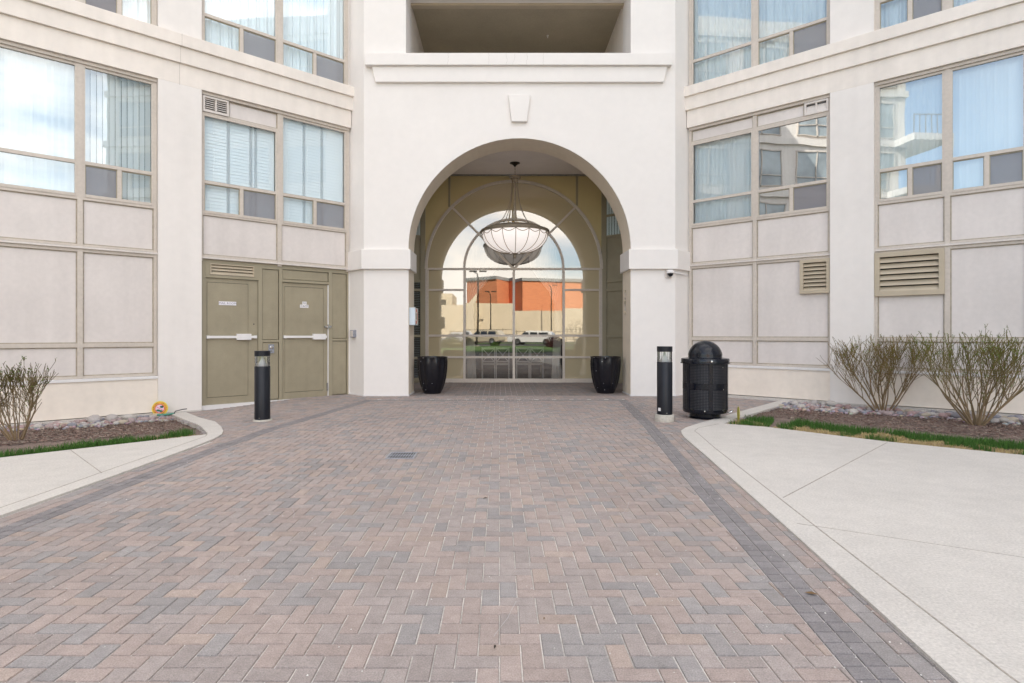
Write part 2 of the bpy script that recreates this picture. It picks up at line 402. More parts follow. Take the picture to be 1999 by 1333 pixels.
# sand bed showing in the joints
sb = MB(); nx, ny = 120, 180
for j in range(ny+1):
    for i in range(nx+1):
        X_, Y_ = -8+i*14.6/nx, -3.4+j*21.6/ny; sb.v.append((X_, Y_, zg(X_, Y_)-.0065))
for j in range(ny):
    for i in range(nx):
        q = j*(nx+1)+i; X_, Y_ = -8+(i+.5)*14.6/nx, -3.4+(j+.5)*21.6/ny
        if (X_ < -4.3 and Y_ < 8.6-(X_+4.3)*1.1) or (X_ > lerp_edge(edgeR, Y_)+.35 and Y_ < 8.9+(X_-2.8)*1.05): continue
        if any(inside((X_+dx, Y_+dy), q_) for q_ in (BEDL0, BEDR0) for dx, dy in ((.07, .07), (-.07, .07), (.07, -.07), (-.07, -.07))): continue
        sb.f.append((q, q+1, q+nx+2, q+nx+1)); sb.m.append(0); sb.c.append(None)
sb.build('jointing_sand', M['joint_sand'], kind='structure', fix=False)

# ------------------------------------------------------------------ concrete sidewalks with kerb noses
def round_poly(pts): return pts
swL_out = [(-3.84, -3.4), (-3.83, 3.0), (-3.82, 4.49), (-3.79, 5.8), (-3.78, 7.16), (-3.80, 7.8), (-3.86, 8.15), (-3.98, 8.45), (-4.2, 8.85), (-4.56, 9.40), (-5.2, 10.2), (-6.02, 11.25)]
swL_in = [(-6.2, 11.05), (-5.3, 9.93), (-4.72, 9.16), (-4.44, 8.76), (-4.22, 8.42), (-4.12, 8.28), (-4.06, 8.15), (-5.62, 6.6), (-9.4, 2.62), (-9.4, -3.4)]
swR_out = [(1.33, -3.4), (1.62, .6), (1.83, 2.36), (2.05, 4.08), (2.16, 4.99), (2.36, 6.68), (2.50, 7.94), (2.55, 8.2), (2.62, 8.46), (2.78, 8.75), (3.15, 9.21), (4.67, 10.95), (6.05, 12.50)]
swR_in = [(6.25, 12.33), (4.85, 10.75), (3.85, 9.62), (3.49, 9.12), (4.01, 8.80), (4.49, 8.22), (5.01, 7.60), (6.05, 6.72), (9.6, 3.5), (9.6, -3.4)]
for nm, o_, i_ in (('sidewalk', swL_out, swL_in), ('sidewalk', swR_out, swR_in)):
    sw = MB(); poly = o_+i_
    zt = lambda x, y: zg(x, y)+.016
    sw.prism(poly, -.21, zt)
    o = sw.build(nm, M['concrete'], kind='structure', smooth=None)
    bm = bmesh.new(); bm.from_mesh(o.data); bmesh.ops.triangulate(bm, faces=[f for f in bm.faces if len(f.verts) > 4]); bm.to_mesh(o.data); bm.free()
def strip(pts, wd, z, mb, thick=.004):
    for p, q in zip(pts, pts[1:]):
        d = Vector((q[0]-p[0], q[1]-p[1])); nrm = Vector((-d.y, d.x)).normalized()*wd/2
        mb.prism([(p[0]-nrm.x, p[1]-nrm.y), (q[0]-nrm.x, q[1]-nrm.y), (q[0]+nrm.x, q[1]+nrm.y), (p[0]+nrm.x, p[1]+nrm.y)], z-thick, z+.0015)
jt = MB()
strip([(1.60, -3.4), (2.07, 2.41), (2.28, 4.22), (2.36, 4.89), (2.63, 7.16), (2.78, 8.2), (2.80, 8.42), (2.95, 8.7), (3.4, 9.1)], .010, .016, jt)
strip([(2.41, 4.98), (4.98, 7.53)], .009, .016, jt); strip([(2.18, 4.30), (3.26, 3.64), (6.2, 1.8)], .005, .016, jt)
jt.build('sidewalk_joint', M['joint_dark'], kind='structure')
jt = MB()
strip([(-4.03, -3.4), (-3.99, 4.69), (-3.99, 5.22), (-4.0, 5.89), (-4.0, 7.98), (-4.06, 8.15)], .009, .016, jt)
strip([(-5.14, 7.03), (-3.98, 5.87)], .009, .016, jt)
jt.build('sidewalk_joint', M['joint_dark'], kind='structure')

# ------------------------------------------------------------------ wings: local frames (u along the wall, v towards the court, z)
# planting beds (soil, pebbles, mulch chips, grass)
def dist_wall(p, side):
    x, y = p
    if side == 'L': return (x+3.542)*.668-(y-13.76)*.744
    return -(x-4.458)*.668-(y-13.76)*.744
def zbed(x, y):
    b_ = -.065 if x < 0 else -.03
    return b_+zg(x, y)+.02*noise.noise((x*1.3, y*1.3, 0))+.012*noise.noise((x*9, y*9, 2))
for poly, nm in ((bedL, 'L'), (bedR, 'R')):
    s_ = MB(); xs = [p[0] for p in poly]; ys = [p[1] for p in poly]; st = .05
    idx = {}
    nx = int((max(xs)-min(xs))/st)+2; ny = int((max(ys)-min(ys))/st)+2
    for i in range(nx):
        for j in range(ny):
            X_, Y_ = min(xs)+i*st, min(ys)+j*st
            if inside((X_, Y_), poly) or inside((X_+.11, Y_), poly) or inside((X_-.11, Y_), poly) or inside((X_, Y_+.11), poly) or inside((X_, Y_-.11), poly):
                idx[i, j] = len(s_.v); s_.v.append((X_, Y_, zbed(X_, Y_)))
    for (i, j) in list(idx):
        if (i+1, j) in idx and (i, j+1) in idx and (i+1, j+1) in idx:
            s_.f.append((idx[i, j], idx[i+1, j], idx[i+1, j+1], idx[i, j+1])); s_.m.append(0); s_.c.append(None)
    s_.build('planting_bed', M['soil'], kind='structure', fix=False, smooth=180)

ico = None
def ico_mesh():
    bm = bmesh.new(); bmesh.ops.create_icosphere(bm, subdivisions=2, radius=1)
    v = [tuple(x.co) for x in bm.verts]; f = [tuple(x.index for x in q.verts) for q in bm.faces]; bm.free(); return v, f
bm = bmesh.new(); bmesh.ops.create_icosphere(bm, subdivisions=1, radius=1)
ICO1 = ([tuple(x.co) for x in bm.verts], [tuple(x.index for x in q.verts) for q in bm.faces]); bm.free()
ICO2 = ico_mesh()
rs = random.Random(11)
STCOL = [tuple(q*.82 for q in c) for c in [(.42, .33, .32), (.48, .44, .42), (.30, .29, .32), (.55, .51, .47), (.36, .25, .23), (.46, .32, .31), (.27, .27, .30), (.50, .43, .34), (.40, .36, .38)]]
def stone(mb, c, r, src=ICO1, col=None):
    ang = rs.uniform(0, 6.3); a_, b_, c_ = r*rs.uniform(.9, 1.45), r*rs.uniform(.7, 1.05), r*rs.uniform(.5, .8); sd = rs.uniform(0, 99)
    co, si = math.cos(ang), math.sin(ang)
    vs = []
    for x, y, z in src[0]:
        k = 1+.25*noise.noise((x*1.2+sd, y*1.2, z*1.2)); x, y, z = x*a_*k, y*b_*k, z*c_*k
        vs.append((c[0]+x*co-y*si, c[1]+x*si+y*co, c[2]+z))
    col = col or tuple(v*rs.uniform(.85, 1.15) for v in rs.choice(STCOL))
    mb.add(vs, src[1], 0, col)
# individual river stones (shared meshes), plus small pebbles as stuff
protos = []
for k in range(14):
    mb = MB(); stone(mb, (0, 0, 0), 1, ICO2, STCOL[k % 9]); protos.append(mb.build('river_stone', M['stone'], smooth=180))
used = set()
def place_stone(x, y, r, side, label, z=None, k=None):
    k = rs.randrange(14) if k is None else k
    if k in used: o = protos[k].copy(); C.objects.link(o)
    else: o = protos[k]; used.add(k)
    o.location = (x, y, (zbed(x, y) if z is None else z)+r*.62); o.scale = (r, r, r); o.rotation_euler = (rs.uniform(-.25, .25), rs.uniform(-.25, .25), rs.uniform(0, 6.3))
    tag(o, label, 'stone', 'river stones in the strip along the %s wall' % side)
def try_spots(side, n, rmin, rmax, depth, label, upr):
    placed = []; tries = 0
    F = FL if side == 'left' else FR; poly = bedL if side == 'left' else bedR
    while len(placed) < n and tries < 60000:
        tries += 1
        u = rs.uniform(*upr); dmax = depth(u); v = rs.uniform(.12, dmax)
        p = F(u, v, 0)[:2]
        if not inside(p, poly): continue
        r = rs.uniform(rmin, rmax)*(1.0 if rs.random() < .85 else 1.25)
        if any((p[0]-q[0])**2+(p[1]-q[1])**2 < ((r+q[2])*.82)**2 for q in placed): continue
        placed.append((p[0], p[1], r)); place_stone(p[0], p[1], r, side, label)
    return placed
BIG = [(3.02+1.0, .27, .085, 7), (4.45, .26, .10, 3), (4.72, .27, .12, 1), (4.98, .26, .12, 1), (4.27, .25, .07, 6), (5.15, .25, .075, 4), (5.42, .28, .07, 3), (5.5, .42, .07, 5)]
BIGL = ['dark grey stone, nearest of the large stones to the yellow lawn sign', 'buff river stone right of the two big grey stones', 'large pale grey boulder, right one of the big pair by the left wall', 'large pale grey boulder, left one of the big pair by the left wall',
 'blue grey rounded stone beside the big pale pair', 'brown red stone left of the big pale pair', 'cream white round stone leaning on the left wall foundation', 'pinkish stone in front of the cream white one by the left wall']
for (u, v, r, k), lb_ in zip(BIG, BIGL):
    p = FL(u, v, 0); place_stone(p[0], p[1], r, 'left', lb_, k=k)
try_spots('left', 142, .036, .068, lambda u: .62, 'smooth river stone lying along the foot of the left wing wall', (3.5, 7.2))
try_spots('right', 150, .045, .078, lambda u: 1.15 if u < 3.6 else .85, 'smooth river stone lying along the foot of the right wing wall', (1.9, 6.6))
for side, F, poly, upr in (('left', FL, bedL, (3.5, 9)), ('right', FR, bedR, (1.9, 9))):
    pb = MB()
    n_ = 0
    while n_ < 3600:
        u = rs.uniform(*upr); v = rs.uniform(.08, .66 if side == 'left' else (1.2 if u < 3.6 else .88))*(1 if rs.random() < .8 else 1.25); p = F(u, v, 0)[:2]
        if v > (.62 if side == 'left' else 1.2 if u < 3.6 else .86) and rs.random() < .6: continue
        n_ += 1
        if not inside(p, poly): continue
        r = rs.uniform(.014, .042); stone(pb, (p[0], p[1], zbed(*p)+r*.5), r)
    tag(pb.build('pebbles', M['stone'], smooth=180, fix=False), 'mixed small pebbles filling the gaps between river stones along the %s wing' % side, 'pebbles', kind='stuff')
    # mulch chips
    mc = MB()
    for _ in range(16000):
        u = rs.uniform(upr[0]-2, upr[1]); v = rs.uniform(.64 if side == 'left' else (1.2 if u < 3.6 else .84), 2.6); p = F(u, v, 0)[:2]
        if not inside(p, poly): continue
        l_, w_ = rs.uniform(.012, .04), rs.uniform(.006, .014); an = rs.uniform(0, 6.3); z = zbed(*p)+.010; tz = rs.uniform(-.01, .012)
        c_, s2 = math.cos(an), math.sin(an)
        col = rs.choice([(.16, .10, .08), (.22, .15, .12), (.10, .07, .06), (.28, .21, .17), (.20, .12, .10), (.33, .27, .22)])
        mc.add([(p[0]-l_*c_, p[1]-l_*s2, z), (p[0]+w_*s2, p[1]-w_*c_, z+.004), (p[0]+l_*c_, p[1]+l_*s2, z+tz+.004), (p[0]-w_*s2, p[1]+w_*c_, z+.002)], [(0, 1, 2, 3)], 0, col)
    tag(mc.build('mulch', M['attr_matte'], fix=False), 'brown shredded mulch in the planting bed beside the %s sidewalk' % side, 'mulch', kind='stuff')
# grass: blades in patches next to the sidewalks
def blade(mb, x, y, z, h, col, lean=.5):
    an = rs.uniform(0, 6.3); w_ = rs.uniform(.0018, .0034); dx, dy = math.cos(an)*w_, math.sin(an)*w_; la = rs.uniform(0, 6.3); lx, ly = math.cos(la)*h*lean*rs.random(), math.sin(la)*h*lean*rs.random()
    mb.add([(x-dx, y-dy, z), (x+dx, y+dy, z), (x+lx*.45+dx*.8, y+ly*.45+dy*.8, z+h*.6), (x+lx*.45-dx*.8, y+ly*.45-dy*.8, z+h*.6)], [(0, 1, 2, 3)], 0, col)
    mb.add([(x+lx*.45-dx*.8, y+ly*.45-dy*.8, z+h*.6), (x+lx*.45+dx*.8, y+ly*.45+dy*.8, z+h*.6), (x+lx, y+ly, z+h)], [(0, 1, 2)], 0, col)
for side, edge, poly, wid, dens in (('left', [(-4.10, 8.22), (-5.62, 6.6), (-9.4, 2.62)], bedL, .78, 5000), ('right', [(3.49, 9.12), (4.01, 8.80), (4.49, 8.22), (5.01, 7.60), (6.05, 6.72), (9.6, 3.5)], bedR, 1.05, 5000)):
    gb = MB(); st_ = MB()
    for (p, q) in zip(edge, edge[1:]):
        L_ = math.hypot(q[0]-p[0], q[1]-p[1]); d = ((q[0]-p[0])/L_, (q[1]-p[1])/L_)
        nrm = (d[1], -d[0]) if side == 'left' else (-d[1], d[0])
        if side == 'left' and nrm[1] < 0: nrm = (-nrm[0], -nrm[1])
        if side == 'right' and nrm[1] < 0: nrm = (-nrm[0], -nrm[1])
        for _ in range(int(L_*wid*dens)):
            t = rs.random()*L_; s2 = rs.random()*wid; x, y = p[0]+d[0]*t+nrm[0]*s2, p[1]+d[1]*t+nrm[1]*s2
            if not inside((x, y), poly): continue
            f_ = s2/wid
            nn = noise.noise((x*1.6, y*1.6, 5))+.5*noise.noise((x*5, y*5, 1))
            if side == 'left':
                green = (f_ > .30+.25*nn) and (f_ < .72+.5*nn) ; straw = f_ < .9+.2*nn
                if x > -4.75: green = nn > .05 and f_ > .5; straw = nn > -.25
            else:
                green = nn+.5*(f_-.35) > .10-.2*(f_ > .5) and .12 < f_ < .97; straw = f_ < .9+.1*nn
            z = zbed(x, y)
            if green:
                v = rs.uniform(.6, 1.3); blade(gb, x, y, z, rs.uniform(.04, .115), (.062*v, .145*v, .028*v), .6)
            elif straw and rs.random() < .8:
                v = rs.uniform(.7, 1.25); blade(st_, x, y, z, rs.uniform(.015, .045), (.47*v, .36*v, .17*v), 1.6)
    tag(gb.build('grass', M['attr_matte'], fix=False), 'tufts of fresh green grass beside the %s sidewalk' % side, 'grass', kind='stuff')
    tag(st_.build('dry_grass', M['attr_matte'], fix=False), 'pale dry grass along the edge of the %s sidewalk' % side, 'grass', kind='stuff')

# ------------------------------------------------------------------ the apartment building
bld = empty('apartment_building', (.42, 14, 0))
tag(bld, 'cream stucco apartment building with arched entrance portal and angled window wings', 'building')
OFF = Vector((-.42, -14, 0))
def part(mb, name, m, parent=bld, label=None, smooth=None, fix=True, bevel=0):
    mb.v = [(x-.42, y-14, z) for x, y, z in mb.v]
    o = mb.build(name, m, parent, smooth=smooth, fix=fix, bevel=bevel)
    if label: o['label'] = label
    return o
XC = .458; XL, XR = -3.087, 4.003; YF, YB = 13.35, 14.2; RA = 2.527; ZS = 3.335; ZT = 7.0
# portal slab with arch
pm = MB(); rv = MB()
n = 48
arc = [(XC+RA*math.cos(math.pi-math.pi*k/n), ZS+RA*math.sin(math.pi*k/n)) for k in range(n+1)]
for (x0, z0), (x1, z1) in zip(arc, arc[1:]):
    for Y_ in (YF, YB): pm.add([(x0, Y_, z0), (x1, Y_, z1), (x1, Y_, ZT), (x0, Y_, ZT)], [(0, 1, 2, 3)])
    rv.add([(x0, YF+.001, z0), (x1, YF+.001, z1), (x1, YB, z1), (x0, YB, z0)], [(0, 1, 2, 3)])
for xa, xb in ((XL, XC-RA), (XC+RA, XR)):
    for Y_ in (YF, YB): pm.add([(xa, Y_, -.2), (xb, Y_, -.2), (xb, Y_, ZT), (xa, Y_, ZT)], [(0, 1, 2, 3)])
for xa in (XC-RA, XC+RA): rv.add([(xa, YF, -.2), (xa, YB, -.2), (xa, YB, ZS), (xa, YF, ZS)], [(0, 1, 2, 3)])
for xa in (XL, XR): pm.add([(xa, YF, -.2), (xa, YB, -.2), (xa, YB, ZT), (xa, YF, ZT)], [(0, 1, 2, 3)])
OL, OR, OZ0, OZ1 = -2.13, 2.99, 7.74, 9.37
pm.box(XL, XR, YF, YB, ZT, OZ0); pm.box(XL, OL, YF, YB, OZ0, 19); pm.box(OR, XR, YF, YB, OZ0, 19)
pm.box(OL, OR, YF, YB, OZ1, 19)
for sx, X0 in ((-1, XL), (1, XR)):
    pm.prism([(X0, YF), (X0+sx*.445, YF+.445), (X0+sx*.445, YB+.3), (X0, YB+.3)], -.2, 19)
part(pm, 'portal_wall', M['stucco_white'])
part(rv, 'arch_reveal', mat('stucco_bounce_tint', (.76, .67, .55), .85, var=[(.8, .03), (8, .03)], bump=(160, .3, .004), spec=.2), fix=False)  # olive bounce light painted into the reveal stucco as a tan tint
# archivolt, keystone, ledge, imposts, plinth strips
am = MB()
for k in range(n):
    a0, a1 = math.pi*k/n, math.pi*(k+1)/n; P = []
    for Y_ in (YF-.022, YF+.01):
        for r_, a_ in ((RA+.0015, a0), (RA+.275, a0), (RA+.275, a1), (RA+.0015, a1)): P.append((XC+r_*math.cos(a_), Y_, ZS+r_*math.sin(a_)))
    am.add(P, [(0, 1, 2, 3), (4, 7, 6, 5), (1, 5, 6, 2), (0, 3, 7, 4)])
part(am, 'arch_moulding', M['stucco_white'], fix=True)
km = MB()
km.add([(.20, 13.26, 6.83), (.70, 13.26, 6.83), (.625, 13.26, 6.22), (.275, 13.26, 6.22), (.20, 13.36, 6.83), (.70, 13.36, 6.83), (.625, 13.36, 6.22), (.275, 13.36, 6.22)],
       [(0, 1, 2, 3), (4, 7, 6, 5), (0, 4, 5, 1), (1, 5, 6, 2), (2, 6, 7, 3), (3, 7, 4, 0)])
part(km, 'keystone', M['stucco_white'], bevel=.012)
lm = MB()
lm.box(-3.03, 3.89, 13.20, 13.36, 7.475, 7.742)
a_, b_ = 13.27, 13.36
lm.add([(-2.89, a_, 7.473), (3.80, a_, 7.473), (3.72, a_, 7.12), (-2.81, a_, 7.12), (-2.89, b_, 7.473), (3.80, b_, 7.473), (3.72, b_, 7.12), (-2.81, b_, 7.12)],
       [(0, 1, 2, 3), (4, 7, 6, 5), (0, 4, 5, 1), (1, 5, 6, 2), (2, 6, 7, 3), (3, 7, 4, 0)])
part(lm, 'balcony_ledge', M['stucco_white'], bevel=.008)
for sx, X0, X1 in ((-1, XL, XC-RA), (1, XR, XC+RA)):
    im = MB(); xi = X1-sx*.055; e = .085
    poly = [(xi, YF-e), (X0+sx*e*.414, YF-e), (X0+sx*(.445+e*.4), YF+.445-e*.6), (X0+sx*(.445), YF+.50), (X0, YB+.055), (xi, YB+.055)]
    im.prism(poly, 2.885, 3.333); part(im, 'impost', M['stucco_white'], bevel=.008)
    pl = MB(); e = .012
    pl.prism([(X1-sx*e, YF-e), (X0+sx*e*.414, YF-e), (X0+sx*(.445+e), YF+.445-e), (X0+sx*.3, YF+.445), (X0, YB+e), (X1-sx*e, YB+e)], -.19, .035)
    part(pl, 'wall_foot', M['white_paint'])
rk = random.Random(8)
for x0 in (-1.15, -.25, .35, .62, 1.0, .15):
    ck = MB(); zz = [7.735-.043*i for i in range(7)]; xs_ = [x0]
    for _ in zz[1:]: xs_.append(xs_[-1]+rk.uniform(-.02, .02))
    for (xa, za), (xb, zb_) in zip(zip(xs_, zz), list(zip(xs_, zz))[1:]): ck.add([(xa-.0015, 13.1985, za), (xa+.0015, 13.1985, za), (xb+.0015, 13.1985, zb_), (xb-.0015, 13.1985, zb_)], [(0, 1, 2, 3)])
    part(ck, 'wall_crack', M['joint_dark'], fix=False)
# balcony recess above the arch
bm_ = MB()
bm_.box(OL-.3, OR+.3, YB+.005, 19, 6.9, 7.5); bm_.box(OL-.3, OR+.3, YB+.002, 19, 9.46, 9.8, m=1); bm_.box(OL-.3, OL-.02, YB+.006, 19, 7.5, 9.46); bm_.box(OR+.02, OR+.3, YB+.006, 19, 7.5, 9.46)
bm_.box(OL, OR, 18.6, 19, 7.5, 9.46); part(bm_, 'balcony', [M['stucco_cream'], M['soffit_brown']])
bf = MB(); bf.box(OL, OR, YB-.10, YB+.06, OZ1-.05, OZ1+.01); part(bf, 'soffit_trim', M['tan_louvre'])
sp = MB(); sp.lathe([(.0, 0), (.03, 0), (.03, -.02), (.012, -.03), (.012, -.06), (.02, -.065), (0, -.075)], 10, (1.3, 15.8, 9.46)); part(sp, 'sprinkler', M['white_paint'], smooth=40)
# portal lining (the tan-olive inner faces), ceiling of the entrance
ln = MB()
for (x0, z0), (x1, z1) in zip(arc, arc[1:]):
    xx0, xx1 = XC+(x0-XC)*1.004, XC+(x1-XC)*1.004
    ln.add([(xx0, YB+.004, z0), (xx1, YB+.004, z1), (xx1, YB+.004, 6.06), (xx0, YB+.004, 6.06)], [(0, 1, 2, 3)])
for xa, xb in ((-4.2, XC-RA-.01), (XC+RA+.01, 5.1)): ln.add([(xa, YB+.004, 0), (xb, YB+.004, 0), (xb, YB+.004, 6.06), (xa, YB+.004, 6.06)], [(0, 1, 2, 3)])
part(ln, 'portal_lining', mat('lining_tan', (.66, .55, .35), .8, var=[(2, .04)]), fix=False)
# strips of the lining at the imposts stay in front
ce = MB(); ce.box(-4.6, 5.5, YB+.01, 17.6, 6.06, 6.5); part(ce, 'entrance_ceiling', M['soffit'])
ct = MB(); ct.box(-2.3, 3.15, 17.05, 17.14, 6.03, 6.058); part(ct, 'ceiling_trim', M['metal_grey'])
# olive wall with big arched opening
YG = 17.2; XG = .42; RG = 2.60; ZG = 3.32
ov = MB()
arcg = [(XG+RG*math.cos(math.pi-math.pi*k/n), ZG+RG*math.sin(math.pi*k/n)) for k in range(n+1)]
for (x0, z0), (x1, z1) in zip(arcg, arcg[1:]): ov.add([(x0, YG, z0), (x1, YG, z1), (x1, YG, 6.1), (x0, YG, 6.1)], [(0, 1, 2, 3)])
for xa, xb in ((-2.30, XG-RG), (XG+RG, 3.12)): ov.add([(xa, YG, 0), (xb, YG, 0), (xb, YG, 6.1), (xa, YG, 6.1)], [(0, 1, 2, 3)])
part(ov, 'olive_wall', M['olive_dark'], fix=False)
for xx in (-1.47, 2.27): part(MB().box(xx-.03, xx+.03, YG-.03, YG-.002, ZG+math.sqrt(RG*RG-(xx-XG)**2)+.03, 6.05), 'wall_trim', M['olive_frame'])
for xx in (-2.24, 3.06): part(MB().box(xx-.07, xx+.07, YG-.06, YG-.003, 0, 6.05), 'wall_trim', M['olive_frame'])
# arched entrance window
ew = empty('entrance_window', (0, 0, 0)); ew.parent = bld
fm = MB()
def arcbar(mb, r0, r1, y0, y1, a0=0, a1=math.pi, n=48):
    for k in range(n):
        A0, A1 = a0+(a1-a0)*k/n, a0+(a1-a0)*(k+1)/n; P = []
        for Y_ in (y0, y1):
            for r_, a_ in ((r0, A0), (r1, A0), (r1, A1), (r0, A1)): P.append((XG+r_*math.cos(a_), Y_, ZG+r_*math.sin(a_)))
        mb.add(P, [(0, 1, 2, 3), (4, 7, 6, 5), (0, 4, 5, 1), (1, 5, 6, 2), (2, 6, 7, 3), (3, 7, 4, 0)])
arcbar(fm, 2.525, 2.605, YG-.07, YG+.03); arcbar(fm, 1.42, 1.485, YG-.062, YG+.025)
for an in (R(45), R(135)):
    d = Vector((math.cos(an), 0, math.sin(an))); nn = Vector((-d.z, 0, d.x))*.03; P = []
    for Y_ in (YG-.055, YG+.02):
        for s2, t in ((-1, .0), (-1, 2.53), (1, 2.53), (1, .0)): q = Vector((XG, Y_, ZG))+d*t+nn*s2; P.append(tuple(q))
    fm.add(P, [(0, 1, 2, 3), (4, 7, 6, 5), (0, 4, 5, 1), (1, 5, 6, 2), (2, 6, 7, 3), (3, 7, 4, 0)])
VX = [-2.12, -1.02, .42, 1.878, 2.96]; HZ = [.06, .739, 1.37, 2.707, 3.32]
for i, xx in enumerate(VX):
    wd = .035 if i in (1, 2, 3) else .045
    fm.box(xx-wd, xx+wd, YG-.065, YG+.022, .11, 3.29)
for z in (.739, 1.37, 3.32): fm.box(-2.16, 3.0, YG-.06, YG+.018, z-.03, z+.03)
for xa, xb in ((-2.12, -1.02), (1.878, 2.96)): fm.box(xa, xb, YG-.059, YG+.017, 2.68, 2.735)
fm.box(-2.2, 3.04, YG-.09, YG+.05, 0, .11)
part(fm, 'window_frame', M['frame_tan'], ew)
gm = MB(); gs = MB(); rg = random.Random(5)
def pane(mb, pts):
    tx, tz = rg.uniform(-.0016, .0016), rg.uniform(-.0016, .0016); cx_ = sum(p[0] for p in pts)/len(pts); cz = sum(p[1] for p in pts)/len(pts)
    mb.add([(x, YG-.02+(x-cx_)*tx+(z-cz)*tz, z) for x, z in pts], [tuple(range(len(pts)))])
cols = list(zip(VX, VX[1:]))
for ci, (xa, xb) in enumerate(cols):
    zz = HZ if ci in (0, 3) else [.06, .739, 1.37, 3.32]
    for za, zb in zip(zz, zz[1:]): pane(gs if ci in (0, 3) else gm, [(xa, za), (xb, za), (xb, zb), (xa, zb)])
for a0, a1 in ((0, 45), (45, 135), (135, 180)):
    A = [R(a0+(a1-a0)*k/16) for k in range(17)]
    pane(gm, [(XG, ZG)]+[(XG+1.45*math.cos(a), ZG+1.45*math.sin(a)) for a in A])
    pane(gs, [(XG+1.45*math.cos(a), ZG+1.45*math.sin(a)) for a in A[::-1]]+[(XG+2.56*math.cos(a), ZG+2.56*math.sin(a)) for a in A])
part(gm, 'glass', M['glass_lobby'], ew, fix=False)
m_ = glassmat('glass_spandrel', .20, wave=(.8, .07)); nt = m_.node_tree
tr_ = [q for q in nt.nodes if q.type == 'BSDF_TRANSPARENT'][0]; mx_ = [q for q in nt.nodes if q.type == 'MIX_SHADER'][0]
df_ = nt.nodes.new('ShaderNodeBsdfDiffuse'); df_.inputs[0].default_value = (.52, .44, .29, 1); nt.links.new(df_.outputs[0], mx_.inputs[1]); nt.nodes.remove(tr_)
part(gs, 'spandrel_glass', M['glass_spandrel'], ew, fix=False)
# lobby room behind
lb = MB()
lb.box(-5.2, 6, 17.35, 24, -.1, .0, m=1); lb.box(-5.2, 6, 23.9, 24.1, 0, 6.5); lb.box(-5.3, -5.2, 17.35, 24, 0, 6.5); lb.box(6, 6.1, 17.35, 24, 0, 6.5); lb.box(-5.2, 6, 17.63, 24, 6.1, 6.5)
lb.box(-5.2, 6, 17.7, 23.9, 5.6, 5.65, m=2)
for k in range(9): lb.box(-5+k*1.3, -4.92+k*1.3, 17.7, 23.9, 5.5, 5.6, m=3)
for k in range(5): lb.box(-5.2, 6, 18.2+k*1.25, 18.28+k*1.25, 5.51, 5.6, m=3)
part(lb, 'lobby_room', [M['room_dark'], M['room_floor'], mat('gold_ceiling', (.62, .46, .16), .5), M['frame_gold']])
em = mat('warm_lamp', (1, .8, .5), .5); em.node_tree.nodes['Principled BSDF'].inputs['Emission Color'].default_value = (1, .74, .42, 1); em.node_tree.nodes['Principled BSDF'].inputs['Emission Strength'].default_value = 2.2
for xx in (-2.4, .42, 3.2):
    lp = MB(); lp.lathe([(0, 4.55), (.22, 4.58), (.26, 4.7), (.2, 4.78), (0, 4.8)], 20, (xx, 21.5, 0)); lp.tube([(xx, 21.5, 4.8), (xx, 21.5, 5.5)], .012, 6); part(lp, 'lobby_lamp', em, smooth=50)
for nm, sx, x_in, x_out in (('curtain', -1, -.42, -.98), ('curtain', 1, 1.3, 1.84)):
    cm = MB(); nk = 40; vs = []; fs = []
    for zi in range(13):
        z = .1+zi/12*4.4; t = zi/12
        # tied back at about 2.2 m, full width above, narrow below
        wdt = .22+.75*S((z-2.3)/1.3) if z > 2.2 else .2+.1*(2.2-z)/2.2
        for k in range(nk+1):
            q = k/nk; x = x_out-sx*wdt*q; vs.append((x, 17.42+.03*math.sin(q*40+sx), z))
    for zi in range(12):
        for k in range(nk): a = zi*(nk+1)+k; fs.append((a, a+1, a+nk+2, a+nk+1))
    cm.add(vs, fs); part(cm, 'curtain', M['curtain'], ew, fix=False, smooth=180)
# angled recess side walls with rails
for sx, X0, F in ((-1, -2.24, None), (1, 3.06, None)):
    def FS(u, v, z, sx=sx, X0=X0): return (X0+sx*.744*u-sx*.668*v, 17.2-.668*u-.744*v, z)
    sw = MB(); sw.box(0, 2.3, -.25, -.04, -.1, 6.1, FS)
    xe, ye, _ = FS(2.3, -.04, 0); sw.box(min(xe, xe+sx*.2), max(xe, xe+sx*.2), YB+.01, ye+.1, -.1, 6.1)
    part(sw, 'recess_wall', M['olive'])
    rm = MB()
    for z in (.10, .72, 1.356, 2.70, 2.96, 4.26, 4.87, 5.6): rm.box(.02, 2.2, -.035, .005, z-.035, z+.035, FS)
    for u in (.04, 1.12, 2.16): rm.box(u-.04, u+.04, -.036, .012, 0, 6.05, FS)
    part(rm, 'recess_frame', M['olive_frame'])
    gl = MB()
    cells = [(4.29, 4.84), (4.9, 5.56)]
    if sx < 0: cells += [(.14, .69), (.75, 1.33), (1.39, 2.67), (2.73, 2.93)]
    rmb = MB()
    for za, zb in cells:
        for ua, ub in ((.08, 1.08), (1.16, 2.12)):
            gl.add([FS(ua, -.02, za), FS(ub, -.02, za), FS(ub, -.02, zb), FS(ua, -.02, zb)], [(0, 1, 2, 3)])
            rmb.box(ua, ub, -.039, -.032, za, zb, FS)
            z = za+.02
            while z < zb-.02 and za < 4:
                gl_ = None; rmb.box(ua+.02, ub-.02, -.031, -.025, z, z+.012, FS, m=1); z += .05
            if za > 4:
                k = ua
                while k < ub-.05: rmb.box(k, k+.07, -.031, -.026, za, zb, FS, m=2); k += .09
    part(rmb, 'window_backing', [M['dark_gap'], M['metal_galv'], M['blind_white']])
    part(gl, 'recess_window', M['glass'], fix=False)

